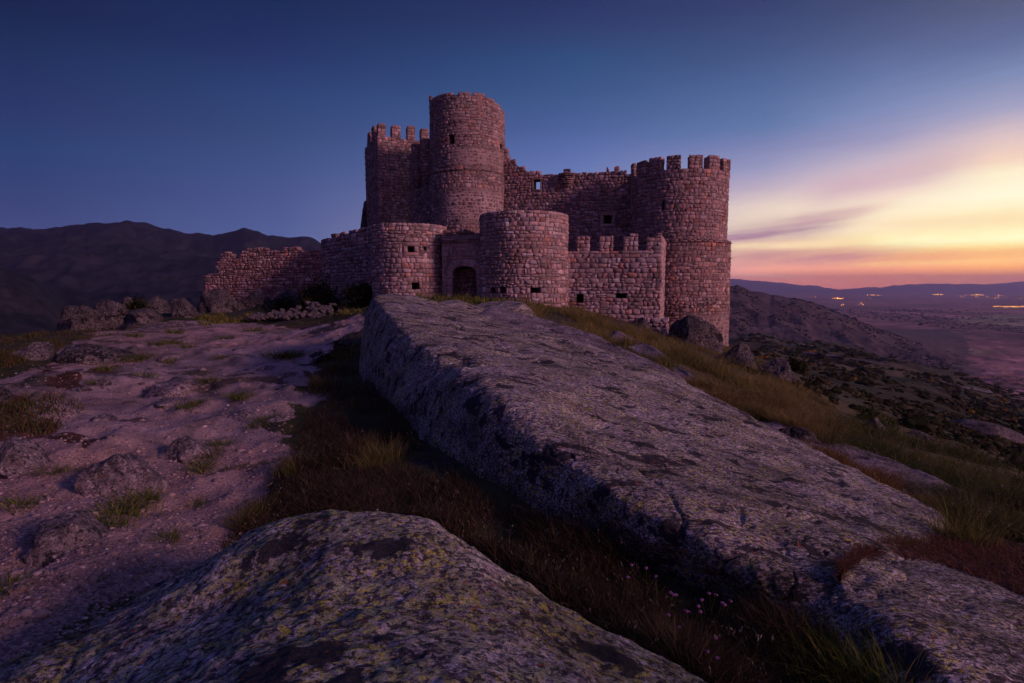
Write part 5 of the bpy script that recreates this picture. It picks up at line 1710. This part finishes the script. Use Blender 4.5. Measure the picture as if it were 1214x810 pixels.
GULLY = [(395, 405), (436, 415), (440, 450), (475, 510), (530, 560), (590, 600), (680, 640), (780, 675), (880, 715), (975, 775), (1010, 815), (1060, 830), (840, 830), (700, 745), (600, 675), (520, 625), (455, 612), (360, 620), (262, 655), (300, 600), (345, 540), (362, 480), (385, 430)]
meadow('dry_grass', 'dark dry grass filling the gully between the slab and the path', [(GULLY, 1.0)], 52000, (.07, .25), (.0016, .0034), .55, BROWN, [3, 2, 2, 4, 2], .012, .9, -.35, 311)
meadow('dry_grass', 'low rusty grass at the bottom of the gully', [([(380, 470), (470, 540), (560, 600), (520, 622), (430, 610), (330, 620), (350, 540)], 1.0)], 14000, (.05, .15), (.0016, .003), .8, [(.085, .05, .04), (.06, .045, .03), (.05, .055, .022)], [2, 2, 1], 0, None, 0, 317)
SLOPE = [(625, 362), (690, 364), (745, 382), (800, 402), (860, 414), (905, 430), (950, 464), (1010, 492), (1075, 516), (1140, 536), (1214, 554), (1330, 575), (1440, 610), (1440, 760), (1330, 690), (1240, 648), (1214, 655), (1130, 625), (1110, 600), (1020, 560), (905, 500), (840, 470), (770, 435), (700, 408), (650, 392), (630, 375)]
SLOPE_A = [(625, 362), (690, 364), (745, 382), (800, 402), (860, 414), (905, 430), (950, 464), (985, 482), (985, 545), (905, 500), (840, 470), (770, 435), (700, 408), (650, 392), (630, 375)]
SLOPE_B = [(970, 474), (1010, 492), (1075, 516), (1140, 536), (1214, 554), (1330, 575), (1440, 610), (1440, 760), (1330, 690), (1240, 648), (1214, 655), (1130, 625), (1110, 600), (1020, 560), (970, 535)]
meadow('meadow_grass', 'dark green grass on the slope at the right edge', [(SLOPE_B, 1.0)], 62000, (.08, .42), (.002, .004), .65, [(.05, .068, .022), (.07, .085, .028), (.09, .085, .035), (.14, .11, .055), (.035, .05, .018)], [3, 3, 2, 1, 3], .02, .55, -.15, 325)
meadow('meadow_grass', 'rough green and straw grass on the slope below the castle', [(SLOPE_A, 1.0)], 62000, (.10, .52), (.0022, .0045), .6, GREEN, [3, 3, 3, 2, 4], .03, .55, -.12, 321, (.28, .19, .075))
meadow('golden_grass', 'short golden grass growing along the upper edge of the long slab', [([(655, 398), (720, 420), (800, 445), (905, 499), (1020, 556), (1110, 598), (1100, 612), (1010, 574), (900, 512), (790, 452), (700, 422)], 1.0)], 20000, (.10, .26), (.0022, .004), .6, GOLD, [2, 2, 2, 1], .02, .8, -.35, 331)
def moss_grass():
    q = np.random.default_rng(341); R_ = np.array([[list(p_) for p_ in r_] for r_ in MOSS_ROWS]); n = 15000
    s_ = q.uniform(0, len(R_) - 1.001, n); t_ = 1 + q.uniform(0, 2.999, n)
    i, j = s_.astype(int), t_.astype(int); fs_, ft_ = (s_ - i)[:, None], (t_ - j)[:, None]
    p_ = (R_[i, j] * (1 - ft_) + R_[i, j + 1] * ft_) * (1 - fs_) + (R_[i + 1, j] * (1 - ft_) + R_[i + 1, j + 1] * ft_) * fs_
    mb = MB()
    blades_mesh(mb, p_, q.uniform(.02, .075, n), q.uniform(.0018, .0032, n), .9, pal([(.16, .065, .045), (.12, .05, .038), (.22, .12, .055), (.08, .07, .03)], [3, 3, 1, 2], n, q), 342)
    tag(mb.build('dry_moss_grass', M_GRASS), 'short red brown grass on the rusty moss at the lower right', None, None, 'stuff')
moss_grass()
meadow('plateau_grass', 'pale green grass along the far left rim of the plateau', [([(-10, 415), (0, 402), (70, 392), (120, 388), (190, 384), (240, 380), (240, 386), (150, 397), (100, 402), (60, 420), (20, 432), (-10, 440)], .6), ([(-20, 480), (70, 468), (100, 485), (60, 515), (-20, 515)], .12)], 11000, (.08, .26), (.004, .007), .5, [(.08, .085, .03), (.10, .085, .04), (.12, .06, .03), (.06, .07, .025)], [3, 2, 2, 2], 0, .6, -.1, 351)
meadow('wall_grass', 'dark grass at the foot of the castle walls', [([(440, 352), (530, 352), (600, 358), (675, 362), (675, 368), (560, 362), (440, 366)], .5), ([(230, 378), (330, 372), (430, 366), (430, 372), (330, 380), (240, 386)], .5)], 7000, (.12, .4), (.008, .014), .5, GREEN, [3, 3, 2, 1, 3], 0, .4, -.1, 361)


def tuft_mesh(n, h, spread, cols, wts, seed, w=(.002, .0045), lean=.7, tip=None, seeds=0.0):
    rr = np.random.default_rng(seed)
    p = np.column_stack([rr.normal(0, spread, n), rr.normal(0, spread, n), np.zeros(n) - .03])
    mb = MB()
    hh = rr.uniform(.35, 1.0, n) * h
    out = np.arctan2(p[:, 1], p[:, 0])
    tc = None if tip is None else np.clip(np.array(tip) * np.exp(rr.normal(0, .3, n))[:, None], .01, .5)
    tips, bend = blades_mesh(mb, p, hh, rr.uniform(*w, n), lean, pal(cols, wts, n, rr), seed, 5, out, tc)
    if seeds:
        k = rr.random(n) < seeds
        seed_heads(mb, tips[k], bend[k], .02 + .01 * rr.random(k.sum()), pal([(.2, .17, .13)], [1], k.sum(), rr), rr)
    return mb


def put(o, p, s=1.0, rz=0.0):
    o.location = tuple(p); o.scale = (s, s, s); o.rotation_euler = (0, 0, rz)
    return o


protos = [tuft_mesh(190, .22, .10, GREEN, [3, 2, 1, 0, 4], 401 + i, (.003, .006), .9).build('grass_tuft', M_GRASS) for i in range(3)]
spots = [(172, 424, 1.3), (160, 428, 1.5), (186, 409, 1.2), (205, 407, 1.3), (222, 412, 1.1), (92, 421, 1.4), (128, 438, 1.1), (168, 446, 1.2), (328, 425, 1.6), (340, 424, 1.4), (352, 422, 1.2), (284, 470, 1.0), (290, 473, .9), (232, 457, 1.2), (246, 452, 1.0), (140, 610, 1.3),
         (155, 600, 1.2), (128, 625, 1.1), (172, 592, .9), (250, 540, 1.0), (262, 528, .9), (240, 556, 1.0), (318, 498, .9), (306, 505, .8), (222, 484, 1.0), (236, 478, .9), (118, 455, 1.0), (196, 430, 1.1), (262, 425, .9), (268, 402, 1.3), (300, 393, 1.5), (205, 395, 1.3), (160, 399, 1.3),
         (20, 600, 1.0), (8, 700, .8), (60, 560, .8), (110, 560, .8), (230, 600, .7), (196, 640, .7)]
pts = G([s[0] for s in spots], [s[1] for s in spots])
for i, (s, p) in enumerate(zip(spots, pts)):
    o = protos[i] if i < 3 else protos[i % 3].copy()
    if i >= 3: COL.objects.link(o)
    put(o, p, s[2] * (.55 + .035 * min(p[1], 30)), r.uniform(0, 6))
    tag(o, 'dark green grass tuft growing on the stony path', 'grass tuft', 'grass tufts on the path')

protos = [tuft_mesh(420, .55, .16, GREEN, [3, 3, 2, 1, 3], 421 + i, (.002, .0045), .55, (.15, .12, .05), .05).build('tall_grass_tuft', M_GRASS) for i in range(3)]
spots = [(398, 440, 1.0), (412, 425, 1.1), (385, 460, .8), (640, 372, 1.3), (707, 383, 1.6), (735, 395, 1.4), (770, 405, 1.5), (800, 425, 1.8), (815, 432, 1.6), (838, 440, 1.7), (860, 452, 1.6), (790, 432, 1.3), (880, 470, 1.5), (905, 478, 1.3), (930, 490, 1.2), (900, 495, 1.0),
         (950, 500, 1.3), (965, 515, 1.4), (980, 520, 1.3), (960, 528, 1.1), (975, 530, 1.0), (1000, 512, 1.1), (1040, 532, 1.0), (1075, 545, 1.0), (1120, 560, 1.0), (1160, 575, .9), (1200, 590, .9), (1130, 620, 1.0), (1155, 628, 1.0), (1180, 632, 1.1), (1205, 640, 1.0), (1170, 612, .9), (1195, 610, .9), (1140, 640, .8),
         (1050, 652, .45), (1062, 656, .4), (1072, 650, .45), (1085, 654, .4), (868, 492, .8), (880, 500, .7), (1100, 590, .8), (455, 545, .7), (440, 555, .6), (350, 560, .6), (310, 610, .5), (290, 625, .55)]
pts = G([s[0] for s in spots], [s[1] for s in spots])
for i, (s, p) in enumerate(zip(spots, pts)):
    o = protos[i] if i < 3 else protos[i % 3].copy()
    if i >= 3: COL.objects.link(o)
    gl = s[0] < 480
    put(o, p, s[2] * .8, r.uniform(0, 6))
    tag(o, 'tall dark grass clump in or beside the gully' if gl else 'tall arching grass clump on the slope right of the long slab', 'grass clump', 'grass clumps of the gully' if gl else 'grass clumps of the slope')
# green tufts at the very bottom right
protos = [tuft_mesh(300, .30, .10, GREEN, [4, 4, 1, 0, 2], 441 + i, (.0015, .003), .5).build('tall_grass_tuft', M_GRASS) for i in range(2)]
for i, (px, py, s) in enumerate([(1005, 800, 1.0), (1030, 812, .9), (1062, 822, 1.0), (985, 810, .9), (1085, 830, .9), (960, 800, .8)]):
    p = G(px, py)[0]
    o = protos[i] if i < 2 else protos[i % 2].copy()
    if i >= 2: COL.objects.link(o)
    put(o, p, s, r.uniform(0, 6))
    tag(o, 'green grass clump at the dark foot of the lower right slab', 'grass clump', 'grass clumps under the lower right slab')


def shrub(label, x0, y0, x1, y1, d, cols, wts, seed, n=2600, leaf=.05, name='shrub', flower=None):
    rr = np.random.default_rng(seed)
    xm = (x0 + x1) / 2
    if d is None: d = float(G(xm, y1)[0, 1])
    w = (P(x1, (y0 + y1) / 2, d).x - P(x0, (y0 + y1) / 2, d).x) / 2; zt, zb = P(xm, y0, d).z, P(xm, y1, d).z
    h = zt - zb; c = P(xm, y1, d)
    root = empty(name, (c.x, d, zb)); tag(root, label, 'shrub')
    # clumps of leaves on branch ends
    nc = 34
    a = rr.uniform(0, 2 * math.pi, nc); e = np.arcsin(rr.uniform(.02, 1, nc)); rad = rr.uniform(.45, .92, nc)
    cc = np.column_stack([np.cos(a) * np.cos(e) * rad * w, np.sin(a) * np.cos(e) * rad * w * .8, np.sin(e) * rad * h * .92])
    k = rr.integers(0, nc, n)
    p = cc[k] + rr.normal(0, 1, (n, 3)) * [w * .15, w * .15, h * .12]
    p[:, 2] = np.clip(p[:, 2], -.02, None)
    L = leaf * np.exp(rr.normal(0, .3, n))
    u = rr.normal(size=(n, 3)) + [0, 0, .5]; u /= np.linalg.norm(u, axis=1)[:, None]
    v = np.cross(u, rr.normal(size=(n, 3))); v /= np.linalg.norm(v, axis=1)[:, None]
    V = np.stack([p, p + u * L[:, None] * .5 + v * L[:, None] * .28, p + u * L[:, None], p + u * L[:, None] * .5 - v * L[:, None] * .28], 1)
    col = pal(cols, wts, n, rr) * np.exp(rr.normal(0, .25, nc))[k][:, None]
    if flower is not None:
        f = (rr.random(n) < .22) & (p[:, 2] > h * .35); col[f] = np.array(flower) * np.exp(rr.normal(0, .2, f.sum()))[:, None]
    mb = MB(); mb.add(V.reshape(-1, 3), np.arange(n * 4).reshape(n, 4), np.repeat(col, 4, 0), 0, False)
    mb.build('foliage', M_LEAF, root)
    mb = MB()
    for i in range(nc):
        t = np.linspace(0, 1, 5)[:, None]; mid = cc[i] * [.35, .35, .55]
        ax = (1 - t) ** 2 * np.array([0, 0, -.05]) + 2 * t * (1 - t) * mid + t ** 2 * cc[i]
        rad_ = (.012 + .02 * (1 - t[:, 0])) * max(w, .3)
        ring = np.stack([ax + np.column_stack([np.cos(q) * rad_, np.sin(q) * rad_, 0 * rad_]) for q in np.linspace(0, 2 * math.pi, 6)[:-1]] , 1)
        ring = np.concatenate([ring, ring[:, :1]], 1)
        mb.grid(ring, (.05, .035, .025))
    mb.build('stems', M_LEAF, root)
    return root


DK = [(.022, .028, .012), (.03, .034, .014), (.04, .04, .02)]
shrub('dark leafy bush at the foot of the low curtain wall, the taller of two', 352, 328, 412, 372, 43, DK, [2, 2, 1], 501, 5200, .16, flower=(.06, .06, .02))
shrub('dark leafy bush tucked against the left drum tower', 402, 334, 450, 371, 40, DK, [2, 2, 1], 502, 4200, .15)
shrub('small dark bush growing out of the boulder row', 150, 352, 179, 374, 39, DK, [2, 2, 1], 503, 1800, .14)
shrub('dark bush under the right part of the ruined wall', 322, 345, 356, 372, 45, DK, [2, 2, 1], 504, 2400, .14)
shrub('round dark broom bush on the slope below the jagged boulder', 938, 448, 990, 490, 30, [(.03, .034, .014), (.045, .042, .018)], [2, 1], 505, 4200, .11)
shrub('pale green shrub behind the square-edged boulder', 1012, 480, 1064, 508, 19.5, [(.07, .085, .03), (.10, .11, .045)], [2, 1], 506, 3600, .07)
shrub('broom bush with yellow flowers at the right edge of the slope', 1126, 532, 1178, 566, 17, [(.035, .035, .014), (.05, .045, .016)], [2, 1], 507, 3600, .07, flower=(.17, .10, .012))
shrub('low dark bush right of the yellow-flowered broom bush', 1170, 540, 1228, 574, 18, DK, [1, 1, 1], 508, 3000, .08)
shrub('small round bush beneath the square-edged boulder', 1055, 512, 1088, 534, 20, [(.04, .045, .018), (.05, .045, .02)], [1, 1], 509, 1800, .08, flower=(.16, .10, .03))
shrub('dark bush on the brow beside the jagged boulder', 930, 422, 955, 442, 55, DK, [1, 1, 1], 510, 1500, .2)
shrub('dark clump of leaves at the head of the gully', 372, 398, 428, 448, 14, [(.028, .03, .012), (.04, .038, .016)], [2, 1], 511, 4200, .07)
shrub('low dark bush on the slope left of the yellow-flowered broom bush', 1090, 528, 1128, 548, 22, DK, [1, 1, 1], 512, 2000, .09)


# flowers
def flower_proto(name, h, hr, col, seed, leafy=True):
    rr = np.random.default_rng(seed)
    root = empty(name)
    mb = MB(); t = np.linspace(0, 1, 6); lean = rr.uniform(-.12, .12, 2) * h
    ax = np.column_stack([lean[0] * t ** 2, lean[1] * t ** 2, h * t - .02])
    q = np.linspace(0, 2 * math.pi, 6)
    rad = .0013
    ring = ax[:, None] + rad * np.stack([np.cos(q), np.sin(q), 0 * q], -1)[None]
    mb.grid(ring, (.07, .08, .03)); mb.build('stem', M_LEAF, root)
    V0, F0 = ico(1); mb = MB()
    for i in range(26):
        dv = rr.normal(size=3); dv[2] = abs(dv[2]); dv /= np.linalg.norm(dv)
        c = ax[-1] + dv * hr * .7
        mb.add(V0 * hr * rr.uniform(.22, .36) * [1, 1, .8] + c, F0, np.array(col) * rr.uniform(.75, 1.2), 0, False)
    mb.build('flower_head', M_LEAF, root)
    return root


def copy_tree(o):
    c = o.copy(); COL.objects.link(c)
    for ch in o.children:
        k = ch.copy(); COL.objects.link(k); k.parent = c
    return c


def plant_flowers(name, spots, h, hr, col, label, cat, group, dy):
    pr = [flower_proto(name, h, hr, col, 600 + i) for i in range(3)]
    heads = np.array(spots, float)
    g = G(heads[:, 0], heads[:, 1] + dy)
    for i, ((px, py), b) in enumerate(zip(spots, g)):
        o = pr[i] if i < 3 else copy_tree(pr[i % 3])
        top = P(px, py, b[1])
        s = max((top.z - b[2]), .05) / h
        o.location = (top.x, b[1], b[2]); o.scale = (1, 1, s) if s < 1.6 else (1, 1, 1.6); o.rotation_euler = (0, 0, r.uniform(0, 6))
        tag(o, label, cat, group)


plant_flowers('thrift_flower', [(789, 696), (791, 703), (800, 705), (845, 698), (840, 709), (850, 710), (858, 709), (836, 716), (798, 725), (813, 726), (797, 738), (841, 752), (850, 771), (755, 669), (768, 673), (780, 684), (744, 685), (831, 768), (842, 703), (836, 720), (853, 712), (806, 722)],
              .24, .012, (.30, .13, .26), 'pink thrift flower on a thin stem in the dark gully grass', 'flower', 'thrift flowers in the gully', 42)
plant_flowers('pale_flower', [(880, 462), (886, 466), (892, 470), (902, 474), (925, 486), (931, 489), (938, 492), (944, 488), (850, 466), (858, 470), (972, 490), (978, 488), (985, 496), (990, 500), (968, 496), (1000, 504), (866, 474), (912, 482), (952, 498), (960, 494), (1010, 508), (836, 462), (1080, 552), (1150, 600), (1165, 612), (1062, 528)],
              .35, .03, (.42, .33, .34), 'small pale flower on a thin stem in the slope grass', 'flower', 'pale flowers on the slope', 9)
plant_flowers('white_flower', [(446, 602), (492, 605), (488, 603), (530, 609)], .10, .010, (.55, .5, .55), 'tiny white flower behind the lichen boulder', 'flower', 'white flowers behind the boulder', 10)


# ================================================================== FAR LAND
def scatter_blobs(name, label, p, s, cols, wts, seed, mat=None, flower=None, sub=1):
    rr = np.random.default_rng(seed); V0, F0 = ico(sub); n = len(p)
    V = V0[None] * (1 + rr.normal(0, .22, (n, len(V0), 1))) * s[:, None, None] * np.stack([rr.uniform(.8, 1.4, n), rr.uniform(.8, 1.4, n), rr.uniform(.5, .95, n)], -1)[:, None] + p[:, None]
    col = pal(cols, wts, n, rr)
    cv = np.repeat(col, len(V0), 0)
    if flower is not None:
        f = np.repeat((rr.random(n) < .035) & (p[:, 1] > 110), len(V0)) & (rr.random(n * len(V0)) < .55); cv[f] = flower
    mb = MB(); mb.add(V.reshape(-1, 3), (F0[None] + (np.arange(n) * len(V0))[:, None, None]).reshape(-1, 3), cv, 0, False)
    return tag(mb.build(name, mat or M_LEAF), label, None, None, 'stuff')


rr = np.random.default_rng(707)
px = rr.uniform(868, 1290, 12000); py = 396 + 165 * rr.random(12000) ** 1.0
p = G(px, py, 20)
k = (p[:, 1] > 24) & (p[:, 1] < 1300); p = p[k]
f = fbm(p[:, 0] / 22, p[:, 1] / 40, None, 4, 55); p = p[f > -.05 + rr.normal(0, .25, len(f))]
dd = np.hypot(p[:, 0], p[:, 1])
scatter_blobs('scrub', 'dark scrub and flowering broom covering the hillside on the right', p, np.exp(rr.normal(-.3, .35, len(p))) * np.clip(.16 + dd / 330, .2, 2.0), [(.028, .032, .014), (.045, .042, .02), (.06, .05, .025)], [3, 2, 1], 71, None, (.28, .13, .015), 2)
# woods and hedges out on the plain
px = rr.uniform(870, 1330, 6000); py = 367 + 60 * rr.random(6000) ** 1.4
p = G(px, py, 700)
f = fbm(p[:, 0] / 330, p[:, 1] / 800, None, 4, 57); p = p[(f > .22) & (p[:, 1] > 1250) & (p[:, 1] < 9000)]
scatter_blobs('woodland', 'dark woods and hedges dotted over the plain', p, np.exp(rr.normal(1.5, .35, len(p))) * np.clip(p[:, 1] / 3000, .7, 1.6), [(.022, .028, .014), (.03, .03, .018)], [1, 1], 72)
hill_o = [o for o in scene.objects if o.name == 'hill'][0]
hv = np.empty(len(hill_o.data.vertices) * 3, np.float32); hill_o.data.vertices.foreach_get('co', hv); hv = hv.reshape(-1, 3)
u_, v_ = project(hv[:, 0], hv[:, 1], hv[:, 2])
k = (hv[:, 1] <= 1720) & (hv[:, 1] > 1000) & (u_ > 850) & (u_ < 1140)
crest_ = (np.abs(hv[:, 1] - 1700) < 12) & (u_ > 860) & (u_ < 1080)
f = fbm(hv[:, 0] / 70, hv[:, 1] / 120, None, 4, 58)
sel = (k & (f > .25) & (rr.random(len(hv)) < .22)) | (crest_ & (rr.random(len(hv)) < .75) & (u_ > 935))
p = hv[sel].astype(float); p[:, 0] += rr.normal(0, 3, len(p))
scatter_blobs('woodland', 'dark trees along the crest and flanks of the near hill', p, np.exp(rr.normal(.9, .35, len(p))), [(.022, .026, .014), (.03, .03, .018)], [1, 1], 73)

# lights of distant towns
M_LAMP = mat_emit('town_lamp', (1.0, .36, .05, 1), 9.0)
M_LAMPR = mat_emit('red_lamp', (1.0, .08, .03, 1), 4.0)
def town(label, pts, d, seed, rad=1.0, red=()):
    q = np.random.default_rng(seed); V0, F0 = ico(1); mb = MB()
    pts = [p_ for p_ in pts for _ in (0, 1)]; red = tuple(2 * i for i in red)
    for i, (x, y) in enumerate(pts):
        c = P(x + q.normal(0, .9), y + q.normal(0, .35), d)
        s = rad * d / F * q.choice([.16, .24, .3, .42], p=[.4, .3, .2, .1]) * 1.15
        mb.add(V0 * s * [1.3, 1, .62] + np.array(c), F0, (1, .5, .1), 1 if i in red else 0)
    tag(mb.build('town_lights', [M_LAMP, M_LAMPR]), label, None, None, 'stuff')
q = np.random.default_rng(5)
run = lambda x0, x1, y, n: [(x, y) for x in np.linspace(x0, x1, n)]
town('string of orange town lights ending in a red lamp, nearest the castle', run(988, 997, 353.6, 6) + [(999, 353.8)], 8500, 1, 1, (6,))
town('few faint lights below the string of town lights with a red lamp', [(1000, 361.2), (1019, 360.8), (1021, 359.6), (1023, 361.2)], 5800, 2, .9)
town('thin orange row of lights under the far ridge, left of centre', [(1019, 351.8), (1021, 352)] + run(1029, 1045, 350, 8), 12500, 3, .8)
town('short orange row of lights under the far ridge, in the middle', run(1107, 1119, 349.4, 8), 12500, 4, .8)
town('bright blob of lights with a short row beside it', [(1144, 351), (1145, 350.2)] + run(1153, 1165, 349.6, 9), 12500, 5, 1)
town('two small light groups close to the right edge', run(1180, 1190, 350, 4) + [(1196, 356), (1198, 355), (1200, 355.6)], 12000, 6, .8)
town('long bright band of town lights at the right edge', run(1179, 1240, 363.4, 34) + run(1190, 1236, 364.4, 10), 5300, 7, .9)

q = np.random.default_rng(9)
town('sparse faint lights of farms scattered along the far plain', [(x, y) for x, y in zip(q.uniform(960, 1214, 26), q.uniform(351, 356, 26))], 9500, 8, .6)
